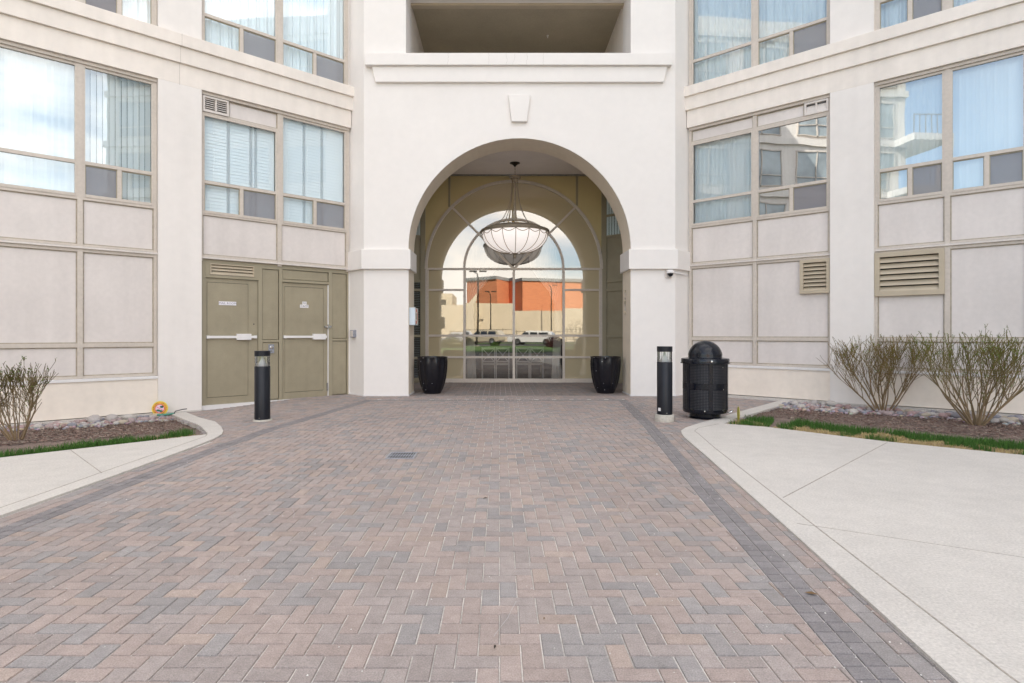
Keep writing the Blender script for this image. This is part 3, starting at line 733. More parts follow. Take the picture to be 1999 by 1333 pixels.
# ---- wing facade elements
def barbox(mb, F, u0, u1, z0, z1, v0=-.03, v1=.02, m=0): mb.box(u0, u1, v0, v1, z0, z1, F, m)
def vblinds(F, u0, u1, z0, z1, v=-.14, pitch=.095, ang=25, gapp=0.0):
    mb = MB(); u = u0+.02; r_ = random.Random(int(u0*100)+int(z0))
    while u < u1-.02:
        a = R(ang+r_.uniform(-6, 6)); hw = pitch*.56; dv, du = math.sin(a)*hw, math.cos(a)*hw
        uc = u+pitch/2
        mb.add([F(uc-du, v-dv, z0), F(uc, v-.006, z0), F(uc+du, v+dv, z0), F(uc-du, v-dv, z1), F(uc, v-.006, z1), F(uc+du, v+dv, z1)], [(0, 1, 4, 3), (1, 2, 5, 4)])
        u += pitch
    return mb
def shutters(F, u0, u1, z0, z1, posts, v=-.10):
    mb = MB()
    for a, b in zip(posts, posts[1:]):
        for uu in (a, b): mb.box(uu-.03 if uu != posts[0] else uu, uu+.03 if uu != posts[-1] else uu, v-.02, v+.012, z0, z1, F)
        z = z0+.03
        while z < z1-.02:
            mb.add([F(a+.03, v+.008, z), F(b-.03, v+.008, z), F(b-.03, v-.004, z+.075), F(a+.03, v-.004, z+.075)], [(0, 1, 2, 3)])
            mb.add([F(a+.03, v+.008, z-.006), F(b-.03, v+.008, z-.006), F(b-.03, v+.008, z), F(a+.03, v+.008, z)], [(0, 1, 2, 3)])
            z += .068
    return mb
def folds(F, u0, u1, z0, z1, v=-.14, k=34, amp=.02):
    mb = MB(); nn = int((u1-u0)*90); vs = []
    for z in (z0, z1):
        for i in range(nn+1):
            u = u0+(u1-u0)*i/nn; vs.append(F(u, v+amp*math.sin(u*k)+amp*.5*math.sin(u*k*2.3+1), z))
    mb.add(vs, [(i, i+1, nn+2+i, nn+1+i) for i in range(nn)]); return mb
def window(F, u0, u1, z0, z1, zr, lower, blind, glass='glass', screen_side=0, head=.045):
    """frame with one large light above a rail at zr and, below it, either one light ('lite') or a fixed light and a slider with screen ('split')"""
    t = .035; fr = MB()
    barbox(fr, F, u0, u0+t, z0, z1); barbox(fr, F, u1-t, u1, z0, z1); barbox(fr, F, u0+t, u1-t, z1-head, z1, -.03, .018); barbox(fr, F, u0+t, u1-t, z0, z0+.05, -.03, .03)
    barbox(fr, F, u0+t, u1-t, zr-.03, zr+.03, -.03, .025)
    um = (u0+u1)/2
    if lower == 'split': barbox(fr, F, um-.035, um+.035, z0+.05, zr-.03, -.03, .022)
    o = part(fr, 'window', M['frame_tan'])
    gm = MB(); r_ = random.Random(int(u0*57+z0*13))
    def gp(a, b, c, d, v=-.012):
        e1, e2 = r_.uniform(-.002, .002), r_.uniform(-.002, .002)
        gm.add([F(a, v-e1, c), F(b, v+e1, c), F(b, v+e1+e2, d), F(a, v-e1+e2, d)], [(0, 1, 2, 3)])
    gp(u0+t, u1-t, zr+.03, z1-head)
    if lower == 'lite': gp(u0+t, u1-t, z0+.05, zr-.03)
    else:
        a, b = (u0+t, um-.035), (um+.035, u1-t)
        g_, s_ = (a, b) if screen_side else (b, a)
        gp(g_[0], g_[1], z0+.05, zr-.03, -.008)
        sm = MB(); sm.add([F(s_[0], -.006, z0+.05), F(s_[1], -.006, z0+.05), F(s_[1], -.006, zr-.03), F(s_[0], -.006, zr-.03)], [(0, 1, 2, 3)])
        part(sm, 'insect_screen', M['screen_mesh'], o, fix=False)
        gp(s_[0], s_[1], z0+.05, zr-.03, -.022)
        sf = MB()
        for a_, b_ in (a, b):
            for x0, x1, y0, y1 in ((a_, a_+.012, z0+.05, zr-.03), (b_-.012, b_, z0+.05, zr-.03), (a_+.012, b_-.012, zr-.05, zr-.03)): sf.box(x0, x1, -.02, .004, y0, y1, F)
        part(sf, 'sash', M['olive_frame'], o)
    part(gm, 'glass', M[glass], o, fix=False)
    if blind:
        kind, kw = blind
        if kind == 'v': bm2 = vblinds(F, u0, u1, z0+.02, z1-.01, **kw)
        elif kind == 's': bm2 = shutters(F, u0+.03, u1-.03, z0+.05, z1-.04, kw)
        else: bm2 = folds(F, kw[0] if kw else u0, kw[1] if kw else u1, z0, z1)
        part(bm2, 'blind' if kind != 'f' else 'curtain', M['blind_white'], o, fix=False)
    return o
m_ = glassmat('screen_mesh', .05, (.42, .42, .44)); nt = m_.node_tree
# screen = dark mesh: mix transparent with dark diffuse
nt.nodes.clear(); out = nt.nodes.new('ShaderNodeOutputMaterial'); mx = nt.nodes.new('ShaderNodeMixShader'); mx.inputs[0].default_value = .62
tr = nt.nodes.new('ShaderNodeBsdfTransparent'); df = nt.nodes.new('ShaderNodeBsdfDiffuse'); df.inputs[0].default_value = (.30, .29, .31, 1)
nt.links.new(tr.outputs[0], mx.inputs[1]); nt.links.new(df.outputs[0], mx.inputs[2]); nt.links.new(mx.outputs[0], out.inputs[0])
mat('bead', (.36, .31, .24), .6, var=[(12, .2)])
def spandrels(F, cells, name='wall_panel', mt='panel'):
    for u0, u1, z0, z1 in cells:
        mb = MB(); mb.box(u0, u1, -.06, -.012, z0, z1, F); part(mb, name, M[mt])
        tr = MB()   # thin glazing bead around each panel
        for a, b, c, d in ((u0, u1, z0, z0+.018), (u0, u1, z1-.018, z1), (u0, u0+.018, z0+.018, z1-.018), (u1-.018, u1, z0+.018, z1-.018)): tr.box(a, b, -.011, -.002, c, d, F)
        part(tr, 'glazing_bead', M['bead'])
def louvre(F, u0, u1, z0, z1, ns, rim=.05, v0=-.01, v1=.05, mt='tan_louvre', parent=bld, split=0, dark='dark_gap'):
    mb = MB()
    for a, b, c, d in ((u0, u1, z0, z0+rim), (u0, u1, z1-rim, z1), (u0, u0+rim, z0+rim, z1-rim), (u1-rim, u1, z0+rim, z1-rim)): mb.box(a, b, v0, v1, c, d, F)
    if split: um = (u0+u1)/2; mb.box(um-rim*.4, um+rim*.4, v0, v1-.004, z0+rim, z1-rim, F)
    mb.box(u0+rim, u1-rim, v0, v0+.004, z0+rim, z1-rim, F, m=1)
    h = (z1-z0-2*rim)/ns
    for k in range(ns):
        z = z0+rim+k*h
        mb.add([F(u0+rim, v1-.008, z), F(u1-rim, v1-.008, z), F(u1-rim, v0+.006, z+h*.78), F(u0+rim, v0+.006, z+h*.78),
                F(u0+rim, v1-.008, z+.006), F(u1-rim, v1-.008, z+.006), F(u1-rim, v0+.006, z+h*.78+.006), F(u0+rim, v0+.006, z+h*.78+.006)],
               [(0, 1, 2, 3), (4, 7, 6, 5), (0, 4, 5, 1), (1, 5, 6, 2), (2, 6, 7, 3), (3, 7, 4, 0)])
    return part(mb, 'wall_vent', [M[mt], M[dark]], parent)
def wing(F, side):
    L_ = side == 'L'
    pil = (3.205, 3.962) if L_ else (2.965, 3.712)
    b2 = (3.96, 7.36) if L_ else (3.712, 6.98)
    end = 10.5
    # structure: pilaster, belt courses, upper wall, base wall, back slab
    wm = MB()
    for z0, z1 in ((-.35, 6.2225), (7.16, 9.86)): wm.box(pil[0], pil[1], -.5, .10, z0, z1, F); wm.box(b2[1], end, -.5, .10, z0, z1, F)
    wm.box(-.35, .003, -.45, -.008, -.3, 9.86, F)
    part(wm, 'wing_wall', M['stucco_white'] if False else M['stucco_pil'])
    up = MB(); up.box(-.03, end, -.5, .10, 9.86, 19, F); part(up, 'upper_wall', M['stucco_cream'])
    bl = MB(); e0 = -.1
    bl.box(-.02, end+.05, -.5, .10, 6.2225, 6.62, F); bl.box(-.06, end+.05, -.5, .15, 6.62, 6.93, F); bl.box(-.09, end+.05, -.5, .20, 6.93, 7.16, F)
    part(bl, 'belt_course', M['stucco_cream'], bevel=.006)
    cr = MB()
    for uu in ((3.58,) if L_ else ()): cr.box(uu-.002, uu+.002, .0, .2015, 6.93, 7.16, F); cr.box(uu+.01, uu+.014, .0, .1515, 6.62, 6.93, F); cr.box(uu+.016, uu+.02, .0, .1015, 6.2, 6.62, F)
    if cr.v: part(cr, 'wall_crack', M['joint_dark'])
    zb = .60 if L_ else .70
    bs = MB()
    segs = [(b2[0]-.02, b2[1])] if L_ else [(.0, pil[0]), (b2[0]-.02, b2[1])]
    for a, b in segs: bs.box(a, b, -.5, .05, .07 if not L_ else -.06, zb-.03, F)
    part(bs, 'base_wall', M['stucco_base'])
    sl_ = MB()
    for a, b in segs: sl_.prism([(a, -.02), (b, -.02), (b, .075), (a, .075)], zb-.03, zb+.02, fr=F)
    part(sl_, 'sill', M['white_paint'], bevel=.004)
    fo = MB(); a = b2[0]-.75 if L_ else 0.0
    fo.box(a, end, -.5, .115 if L_ else .112, -.4, -.075 if L_ else .055, F); part(fo, 'foundation', M['concrete'])
    bk = MB(); bk.box(.0, end, -.9, -.8, -.2, 19, F)
    for z0, z1 in ((2.7, 3.0), (6.3, 7.1), (9.86, 10.2)): bk.box(.0, end, -.8, -.501 if z0 > 3.5 else -.2, z0, z1, F)
    part(bk, 'inner_wall', M['room_dark'])
    # mullion grid of each bay
    zsh = 2.91 if L_ else 2.99; zr = 1.21 if L_ else 1.305; zsill = 3.83 if L_ else 3.94
    z0b = zb+.045
    def grid(us, ub0, ub1, zlo, zhi, rails):
        if not rails:
            for u, wd in us: part(MB().box(u-wd, u+wd, -.03, .028, zlo, zhi, F), 'mullion', M['frame_tan'])
            return
        gmb = MB()
        for u, wd in us: gmb.box(u-wd, u+wd, -.03, .028, zlo, zhi, F)
        for z, h, v in rails:
            ue = sorted([ub0]+[q for u, wd in us for q in (u-wd, u+wd)]+[ub1])
            gmb.box(ub0, ub1, -.03, v, z-h, z+h, F) if v > .03 else [gmb.box(a, b, -.03, v, z-h, z+h, F) for a, b in zip(ue[::2], ue[1::2]) if b-a > .02]
        part(gmb, 'panel_frame', M['frame_tan'])
    shelf = lambda a, b: part(MB().box(a, b, -.03, .055, zsh, zsh+.035, F), 'shelf_rail', M['frame_light'], bevel=.004)
    if L_:
        # bay 1
        grid([(.035, .035), (1.634, .045), (3.185, .018)], .0, 3.2, 2.87, 6.22, [(6.19, .028, .05), (2.965+.005, .02, .02), (3.80, .02, .02)])
        shelf(0, 3.205)
        spandrels(F, [(.07, 1.589, 2.99, 3.785), (1.679, 3.165, 2.99, 3.785)])
        window(F, .07, 1.589, 3.82, 6.16, 4.44, 'split', ('s', [.10, .62, 1.04, 1.56]), screen_side=0, glass='glass_clear')
        window(F, 1.679, 3.165, 3.82, 5.80, 4.44, 'split', ('s', [1.71, 2.1, 2.2, 2.65, 3.13]), screen_side=0, glass='glass_clear')
        spandrels(F, [(1.679, 2.67, 5.83, 6.155)])
        mb = MB(); mb.box(1.679, 3.165, -.03, .02, 5.80, 5.83, F); part(mb, 'panel_frame', M['frame_tan'])
        louvre(F, 2.68, 3.165, 5.835, 6.15, 6, .035, -.01, .045, mt='frame_light', split=1)
        # upper bay 1
        grid([(.05, .03), (1.634, .045), (3.185, .018)], .02, 3.2, 7.16, 9.86, [])
        window(F, .08, 1.589, 7.17, 9.84, 7.765, 'split', ('f', None), screen_side=0, glass='glass_clear')
        window(F, 1.679, 3.165, 7.17, 9.84, 7.765, 'split', ('f', None), screen_side=0, glass='glass_clear')
        # bay 2
        v1, v2 = 5.157, 6.355
        grid([(3.995, .025), (v1, .04), (v2, .04), (7.33, .025)], 3.965, 7.36, z0b-.02, 6.22, [(6.19, .028, .05), (z0b, .022, .02), (zr, .035, .02), (2.883, .027, .02), (2.97, .018, .02), (3.80, .025, .02)])
        shelf(3.96, 7.36)
        for a, b in ((4.02, v1-.04), (v1+.04, v2-.04), (v2+.04, 7.305)):
            spandrels(F, [(a, b, z0b+.022, zr-.035), (a, b, zr+.035, 2.857), (a, b, 2.99, 3.775)])
        window(F, 4.02, v1-.04, 3.825, 6.16, 4.43, 'split', ('v', dict(ang=28)), screen_side=1, glass='glass')
        window(F, v1+.04, v2-.04, 3.825, 6.16, 4.43, 'lite', ('v', dict(ang=12)), glass='glass')
        window(F, v2+.04, 7.305, 3.825, 6.16, 4.43, 'split', ('v', dict(ang=12)), glass='glass')
        grid([(3.995, .025), (v1, .04), (v2, .04), (7.33, .025)], 3.965, 7.36, 7.16, 9.86, [])
        window(F, 4.02, v1-.04, 7.17, 9.84, 7.765, 'split', ('f', (4.02, 4.5)), screen_side=1, glass='glass_clear')
        window(F, v1+.04, v2-.04, 7.17, 9.84, 7.765, 'lite', ('f', None), glass='glass_clear')
        window(F, v2+.04, 7.305, 7.17, 9.84, 7.765, 'split', ('f', None), glass='glass_clear')
    else:
        m1 = 1.487
        grid([(.03, .03), (m1, .04), (2.94, .02)], .0, 2.96, z0b-.02, 6.22, [(6.19, .028, .05), (z0b, .022, .02), (zr, .035, .02), (2.963, .027, .02), (3.05, .018, .02), (3.91, .025, .02)])
        shelf(0, 2.965)
        for a, b in ((.06, m1-.04), (m1+.04, 2.92)):
            spandrels(F, [(a, b, z0b+.022, zr-.035), (a, b, zr+.035, 2.937), (a, b, 3.07, 3.885)])
        spandrels(F, [(.06, m1-.04, 5.90, 6.155), (m1+.04, 2.47, 5.90, 6.155)])
        mb = MB(); mb.box(.06, m1-.04, -.03, .02, 5.86, 5.90, F); mb.box(m1+.04, 2.92, -.03, .02, 5.86, 5.90, F); part(mb, 'panel_frame', M['frame_tan'])
        louvre(F, 2.48, 2.92, 5.90, 6.155, 1, .035, -.01, .045, mt='frame_light', split=1, dark='screen_dark')
        window(F, .06, m1-.04, 3.935, 5.86, 4.50, 'lite', ('v', dict(ang=7)), glass='glass_clear')
        window(F, m1+.04, 2.92, 3.935, 5.86, 4.50, 'split', None, screen_side=1, glass='glass_dark')
        grid([(.03, .03), (m1, .04), (2.94, .02)], .0, 2.96, 7.16, 9.86, [])
        window(F, .06, m1-.04, 7.17, 9.84, 7.77, 'lite', ('f', None), glass='glass_clear')
        window(F, m1+.04, 2.92, 7.17, 9.84, 7.77, 'split', ('f', None), screen_side=1, glass='glass_clear')
        v1, v2 = 4.825, 5.915
        grid([(3.735, .025), (v1, .04), (v2, .04), (6.955, .025)], 3.71, 6.98, z0b-.02, 6.22, [(6.19, .028, .05), (z0b, .022, .02), (zr, .035, .02), (2.963, .027, .02), (3.05, .018, .02), (3.91, .025, .02)])
        shelf(3.70, 6.98)
        for i, (a, b) in enumerate(((3.76, v1-.04), (v1+.04, v2-.04), (v2+.04, 6.93))):
            spandrels(F, [(a, b, z0b+.022, zr-.035), (a, b, zr+.035, 2.937), (a, b, 3.07, 3.885)])
            window(F, a, b, 3.935, 6.16, 4.53, 'split', ('v', dict(ang=8)), screen_side=1, glass='glass')
            window(F, a, b, 7.17, 9.84, 7.77, 'split', ('f', None), screen_side=1, glass='glass_clear')
        grid([(3.735, .025), (v1, .04), (v2, .04), (6.955, .025)], 3.71, 6.98, 7.16, 9.86, [])
        louvre(F, 3.715, v1-.035, 2.13, 2.955, 6, .085, 0, .07)
        louvre(F, 2.40, 2.955, 2.24, 2.935, 7, .065, 0, .07)
mat('stucco_pil', (.745, .705, .67), .85, var=[(.7, .025), (6, .02)], bump=(160, .25, .004), streak=(5, .02), spec=.2)
wing(FL, 'L'); wing(FR, 'R')

# ---- olive service doors under the left wing
F = FL
om = MB()
om.box(-.02, 3.205, -.10, -.06, -.2, 2.907, F, m=1)
Zt = 2.907
def bar(a, b, c, d, v=.0): om.box(a, b, -.06, v, c, d, F)
bar(3.105, 3.20, -.2, Zt); bar(1.995, 2.075, -.2, Zt-.0); bar(1.56, 1.635, -.2, Zt); bar(.41, .495, -.2, Zt); bar(.0, .04, -.2, Zt)
bar(2.075, 3.105, 2.545, 2.60, .008); bar(.495, 1.56, 2.545, 2.60, .008)
bar(1.635, 1.995, 2.80, Zt); bar(1.635, 1.995, 1.24, 1.285); bar(.04, .41, 2.82, Zt); bar(.04, .41, 1.26, 1.305); bar(.495, 1.56, 2.82, Zt); bar(2.075, 3.105, 2.835, Zt)
bar(2.075, 2.16, 2.60, 2.835, .012); bar(3.03, 3.105, 2.60, 2.835, .012)
part(om, 'door_frame', [M['olive_frame'], M['olive']])
spm = MB()
for a, b, c, d in ((1.645, 1.985, 1.295, 2.79), (1.645, 1.985, .02, 1.23), (.05, .40, 1.315, 2.81), (.05, .40, .02, 1.25), (.505, 1.55, 2.61, 2.81)): spm.box(a, b, -.055, -.022, c, d, F)
part(spm, 'door_side_panel', M['olive'], bevel=.006)
louvre(F, 2.165, 3.025, 2.605, 2.83, 3, .02, -.03, .02)
th = MB(); th.box(-.02, 3.205, -.06, .03, -.19, -.012, F); part(th, 'threshold', M['white_paint'])
for (u0, u1, pu0, pu1, bx0, bx1, nm, hinge) in ((2.08, 3.10, 2.28, 3.07, 2.31, 2.62, 'service_door', 0), (.515, 1.545, .614, 1.497, .66, .98, 'service_door', 1)):
    dm = MB(); zt = 2.535
    dm.box(u0, pu0-.006, -.058, -.028, -.01, zt, F); dm.box(pu1+.006, u1, -.058, -.028, -.01, zt, F); dm.box(pu0-.006, pu1+.006, -.058, -.028, -.01, .132, F); dm.box(pu0-.006, pu1+.006, -.058, -.028, 2.456, zt, F)
    dm.box(pu0, pu1, -.057, -.030, .140, 2.448, F); dm.box(pu0-.006, pu1+.006, -.059, -.050, .13, 2.46, F, m=1)
    d = part(dm, 'door', [M['olive'], M['dark_gap']])
    pb = MB(); pb.box(u0+.03, u1-.005, .0, .028, 1.325, 1.375, F); pb.box(bx0-.08, bx1-.1, -.028, .04, 1.29, 1.415, F); pb.box(u1-.06, u1-.01, -.028, .029, 1.32, 1.38, F); pb.box(u0+.03, u0+.08, -.028, .029, 1.32, 1.38, F)
    part(pb, 'push_bar', M['white_paint'], d, bevel=.004)
    if hinge == 0:
        s_ = MB(); s_.box(2.514, 2.852, -.029, -.022, 2.0, 2.075, F); part(s_, 'door_sign', M['sign_plate'], d)
        t = text_mb('MAIL ROOM', .062, lambda x, y, z: F(2.683-x, -.021+z*.5, 2.037+y)); part(t, 'lettering', M['letter_grey'], d, fix=False)
        lk = MB(); lk.lathe([(0, .0), (.012, 0), (.012, .01), (0, .01)], 10); lk.v = [F(2.16+x, -.028+z, 1.62+y) for x, y, z in lk.v]; part(lk, 'keyhole', M['dark_gap'], d)
    else:
        s_ = MB(); s_.box(.965, 1.16, -.029, -.022, 1.995, 2.067, F); s_.box(1.01, 1.107, -.029, -.023, 2.068, 2.135, F); part(s_, 'door_sign', M['white_paint'], d)
        t = text_mb('CACF', .066, lambda x, y, z: F(1.0625-x, -.021+z*.5, 2.031+y)); part(t, 'lettering', M['letter_grey'], d, fix=False)
        t = text_mb('FA', .06, lambda x, y, z: F(1.0585-x, -.022+z*.5, 2.10+y)); part(t, 'lettering', M['letter_grey'], d, fix=False)
        hb = MB(); hb.box(.497, .513, -.05, .0, -.01, 2.53, F); part(hb, 'door_edge_strip', M['white_paint'], d)
        hb = MB(); hb.box(.43, .60, -.026, .02, 1.56, 1.60, F); hb.box(.5, .53, -.026, .035, 1.54, 1.63, F); hb.box(.515, .545, -.026, .012, .12, .30, F); part(hb, 'latch', M['chrome'], d)
mat('side_glass', (.30, .34, .35), .08, var=[(.9, .35)], spec=.8)
# ---- side wings of the court (seen in the reflections) and the mass behind
def bigblock(x0, x1, y0, y1, z1, nm, mt='stucco_cream'):
    mb = MB(); mb.box(x0, x1, y0, y1, -.3, z1); return part(mb, nm, M[mt])
bigblock(-26, 26, 24.3, 34, 19, 'rear_block')
rb = MB(); rb.box(-14, 15, 17.6, 24.3, 9.9, 19); part(rb, 'rear_block', M['stucco_cream'])
for sx in (-1, 1):
    xa, xb = (14.2, 28) if sx > 0 else (-28, -13.4)
    mb = MB(); mb.box(xa, xb, -7, 7.6, -.3, 19)
    for k in range(1, 6): z = 6.3+2.9*(k-1); mb.box(xa-.12, xb+.12, -7.12, 7.72, z, z+.35)
    part(mb, 'side_wing_wall', M['stucco_cream'])
    mb = MB(); mb.box(min(xa, xb), max(xa, xb), 7.6, 24.3, -.3, 19); part(mb, 'rear_block', M['stucco_cream'])
    xf = xa if sx > 0 else xb
    for k in range(7):
        z = 3.9+2.9*k
        if z > 17: break
        for y0 in (-6.3, -3.0, .3, 3.6):
            wmb = MB(); a, b = (xf-.06, xf-.002) if sx > 0 else (xf+.002, xf+.06)
            for c, d, e, f_ in ((y0, y0+.06, z, z+2.1), (y0+2.34, y0+2.4, z, z+2.1), (y0+1.17, y0+1.23, z, z+2.1), (y0+.06, y0+2.34, z, z+.06), (y0+.06, y0+2.34, z+2.04, z+2.1), (y0+.06, y0+2.34, z+.58, z+.64)):
                wmb.box(a, b, c, d, e, f_)
            o = part(wmb, 'window', M['frame_tan'])
            gmb = MB(); gmb.box(xf-.012*sx-.004, xf-.012*sx+.004, y0+.05, y0+2.35, z+.05, z+2.05); part(gmb, 'glass', M['side_glass'], o)
    if sx < 0:   # balconies on the corner of the side wing on the left
        for k in range(3):
            z = 6.3+2.9*k; bmb = MB(); bmb.box(xf-3, xf+1.6, -8.6, -6.2, z, z+.35); bmb.box(xf+1.2, xf+1.6, -8.6, -8.2, z-2.55, z); o = part(bmb, 'balcony', M['stucco_white'])
            rl = MB()
            for i in range(8): rl.box(xf+1.53, xf+1.57, -8.55+i*.33, -8.51+i*.33, z+.35, z+1.35)
            rl.box(xf+1.52, xf+1.58, -8.57, -6.2, z+1.35, z+1.4); part(rl, 'railing', M['metal_grey'], o)

# ------------------------------------------------------------------ objects
# litter bin
BX, BY = 3.47, 9.90
t = empty('litter_bin', (BX, BY, .0)); tag(t, 'round black litter bin with punched metal body and domed lid beside the right bollard', 'litter bin')
mb = MB(); mb.lathe([(.0, .0), (.27, .0), (.275, .012), (.25, .03), (.25, .085), (0, .085)], 40); mb.build('base', M['black_paint'], t, smooth=40)
mb = MB(); mb.lathe([(.30, .085), (.352, .10), (.362, .13), (.362, .16)], 48); mb.lathe([(.362, .915), (.362, .945), (.30, .945)], 48); mb.lathe([(.3635, .49), (.3635, .60)], 48)
mb.lathe([(.05, .0851), (.30, .0851)], 24)
mb.build('body_rim', M['black_paint'], t, smooth=40, fix=False)
mb = MB(); mb.lathe([(.36, .15), (.36, .93)], 64); mb.build('body', M['bin_mesh'], t, smooth=60, fix=True)
for k in range(6):
    an = R(25+60*k); mb = MB(); c_, s_ = math.cos(an), math.sin(an)
    mb.box(.358, .368, -.028, .028, .15, .93, lambda x, y, z: (x*c_-y*s_, x*s_+y*c_, z)); mb.build('rib', M['black_paint'], t)
mb = MB(); mb.lathe([(.37, .925), (.385, .93), (.388, .985), (.38, 1.0), (.30, 1.012), (.275, 1.015), (.272, 1.03)]+[(.278*math.cos(R(a)), 1.03+.27*math.sin(R(a))) for a in range(8, 91, 7)], 48)
mb.build('lid', M['black_paint'], t, smooth=50)
mb = MB(); mb.tube([(.392*math.cos(R(a)), .392*math.sin(R(a)), .925) for a in range(0, 361, 10)], .008, 6); mb.build('rim_ring', M['black_paint'], t, smooth=60)
mb = MB(); mb.lathe([(0, 0), (.016, 0), (.016, .012), (0, .014)], 10)
o = mb.build('rivet', M['chrome'], t, smooth=40); o.location = (-.03, -.392, .962); o.rotation_euler = (R(90), 0, 0)
for an, z in ((-58, .18), (-62, .16), (-110, .15), (-60, .5), (-62, .86)):
    c = o.copy(); C.objects.link(c); c.parent = t; c.location = (.37*math.cos(R(an)), .37*math.sin(R(an)), z); c.scale = (.6, .6, .6); c.rotation_euler = (R(90), 0, R(an+90))
mb = MB(); mb.tube([(.0, 0, 0), (.02, -.05, -.01), (.05, -.07, .01), (.09, -.04, .03), (.07, .0, .02)], .012, 6); o = mb.build('lock', M['chrome'], t, smooth=60); o.location = (.26, -.27, .13)

# bollards
def bollard(x, y, z, label, hb, top):
    t = empty('bollard_light', (x, y, z)); tag(t, label, 'bollard', 'bollard lights flanking the driveway')
    r = .122; H = top-z
    mb = MB(); mb.lathe([(0, -.05), (.15, -.05), (.155, 0), (.152, hb-.01), (.145, hb), (0, hb)], 14, mod=lambda a, z_: 1+.03*math.sin(3*a)+.015*math.sin(7*a)); mb.build('concrete_footing', M['concrete_rough'], t, smooth=50)
    mb = MB(); mb.lathe([(0, hb), (r, hb), (r, H-.255), (r-.004, H-.25), (0, H-.25)], 36); b = mb.build('post', M['black_satin'], t, smooth=40)
    mb = MB(); mb.lathe([(0, H), (r-.003, H), (r, H-.003), (r, H-.082), (r-.004, H-.086), (0, H-.086)], 36); mb.build('cap', M['black_satin'], t, smooth=40)
    mb = MB(); mb.lathe([(r-.006, H-.252), (r-.006, H-.086)], 36); mb.build('lens', M['bollard_glass'], t, smooth=40, fix=False)
    mb = MB(); mb.lathe([(.10, H-.249), (.07, H-.225), (.045, H-.18), (.022, H-.13), (.010, H-.087)], 28); mb.build('reflector', M['white_paint'], t, smooth=60)
    for an in (45, 135, 225, 315):
        mb = MB(); mb.tube([((r-.02)*math.cos(R(an)), (r-.02)*math.sin(R(an)), H-.252), ((r-.02)*math.cos(R(an)), (r-.02)*math.sin(R(an)), H-.086)], .003, 5); mb.build('lens_rod', M['chrome'], t, smooth=60)
    mb = MB(); mb.lathe([(0, -.004), (.007, -.004), (.007, .004), (0, .004)], 8); o = mb.build('screw', M['chrome'], t, smooth=40); o.location = (.0, -r-.002, hb+.03); o.rotation_euler = (R(90), 0, 0)
    return t
bollard(-3.86, 9.55, -.02, 'black cylindrical bollard light standing in front of the service doors', .045, 1.137)
t = bollard(2.67, 9.48, 0, 'black cylindrical bollard light standing beside the domed litter bin', .115, 1.21)
mb = MB(); mb.box(-.02, .02, -.006, .006, -.025, .025); o = mb.build('service_tag', M['white_paint'], t); o.location = (-.105, -.075, .20); o.rotation_euler = (0, 0, R(-50))

# planters
def planter(x, y, label, rot):
    t = empty('planter', (x, y, 0), rot); tag(t, label, 'planter', 'fluted black planters at the entrance')
    f_ = lambda a, z: 1+(.085*abs(math.cos(5*a))-.055)*S((z-.02)/.12)*S((.845-z)/.06) if z < .84 else 1
    prof = [(0, 0), (.195, 0), (.205, .02), (.25, .12), (.292, .25), (.324, .40), (.342, .55), (.350, .68), (.352, .76), (.350, .815), (.352, .845), (.362, .85), (.362, .875), (.33, .875), (.325, .83)]
    mb = MB(); mb.lathe(prof, 120, mod=f_); mb.build('pot', M['planter_black'], t, smooth=50, fix=True)
    mb = MB(); mb.lathe([(0, .80), (.33, .80)], 32); mb.build('potting_soil', M['soil'], t)
def plx(m, n, l, b, tc):
    vo = n.new('ShaderNodeTexVoronoi'); vo.inputs['Scale'].default_value = 9; l.new(tc.outputs['Object'], vo.inputs['Vector'])
    lt = n.new('ShaderNodeMath'); lt.operation = 'LESS_THAN'; lt.inputs[1].default_value = .075; l.new(vo.outputs['Distance'], lt.inputs[0])
    mx = n.new('ShaderNodeMixRGB'); mx.inputs[1].default_value = (.007, .007, .011, 1); mx.inputs[2].default_value = (.5, .5, .5, 1)
    l.new(lt.outputs[0], mx.inputs[0]); l.new(mx.outputs[0], b.inputs['Base Color'])
mat('planter_black', (.014, .014, .018), .25, spec=.4, extra=plx)
planter(-1.60, 14.0, 'fluted black planter pot at the left side of the entrance, under the white box', .1)
planter(2.54, 14.05, 'fluted black planter pot at the right side of the entrance, under the raised numerals', .45)

# chandelier
t = empty('chandelier', (.42, 15.93, 6.06)); tag(t, 'large bowl chandelier with white glass and bronze ribs hanging under the arch', 'chandelier')
mb = MB(); mb.lathe([(0, 0), (.14, 0), (.14, -.012), (.09, -.03), (.04, -.07), (.02, -.10), (0, -.11)], 28); mb.build('canopy', M['bronze_dark'], t, smooth=50)
mb = MB()
for k in range(7):
    z = -.11-.037*k
    pts = [(.012*math.cos(R(a))*(1 if k % 2 else 0), .012*math.cos(R(a))*(0 if k % 2 else 1), z-.02+.024*math.sin(R(a))) for a in range(0, 361, 45)]
    mb.tube(pts, .0045, 5)
mb.tube([(.01, 0, -.1), (.02, 0, -.25), (.03, 0, -.38)], .004, 5); mb.build('chain', M['bronze'], t, smooth=60)
mb = MB(); mb.lathe([(0, -.34), (.07, -.34), (.155, -.365), (.16, -.39), (.15, -.41), (.09, -.42), (.10, -.46), (.06, -.50), (.03, -.52), (.03, -.60), (.045, -.62), (.04, -.68), (.022, -.69), (.022, -2.3), (0, -2.3)], 28); mb.build('stem', M['bronze'], t, smooth=50)
RZ = -1.87
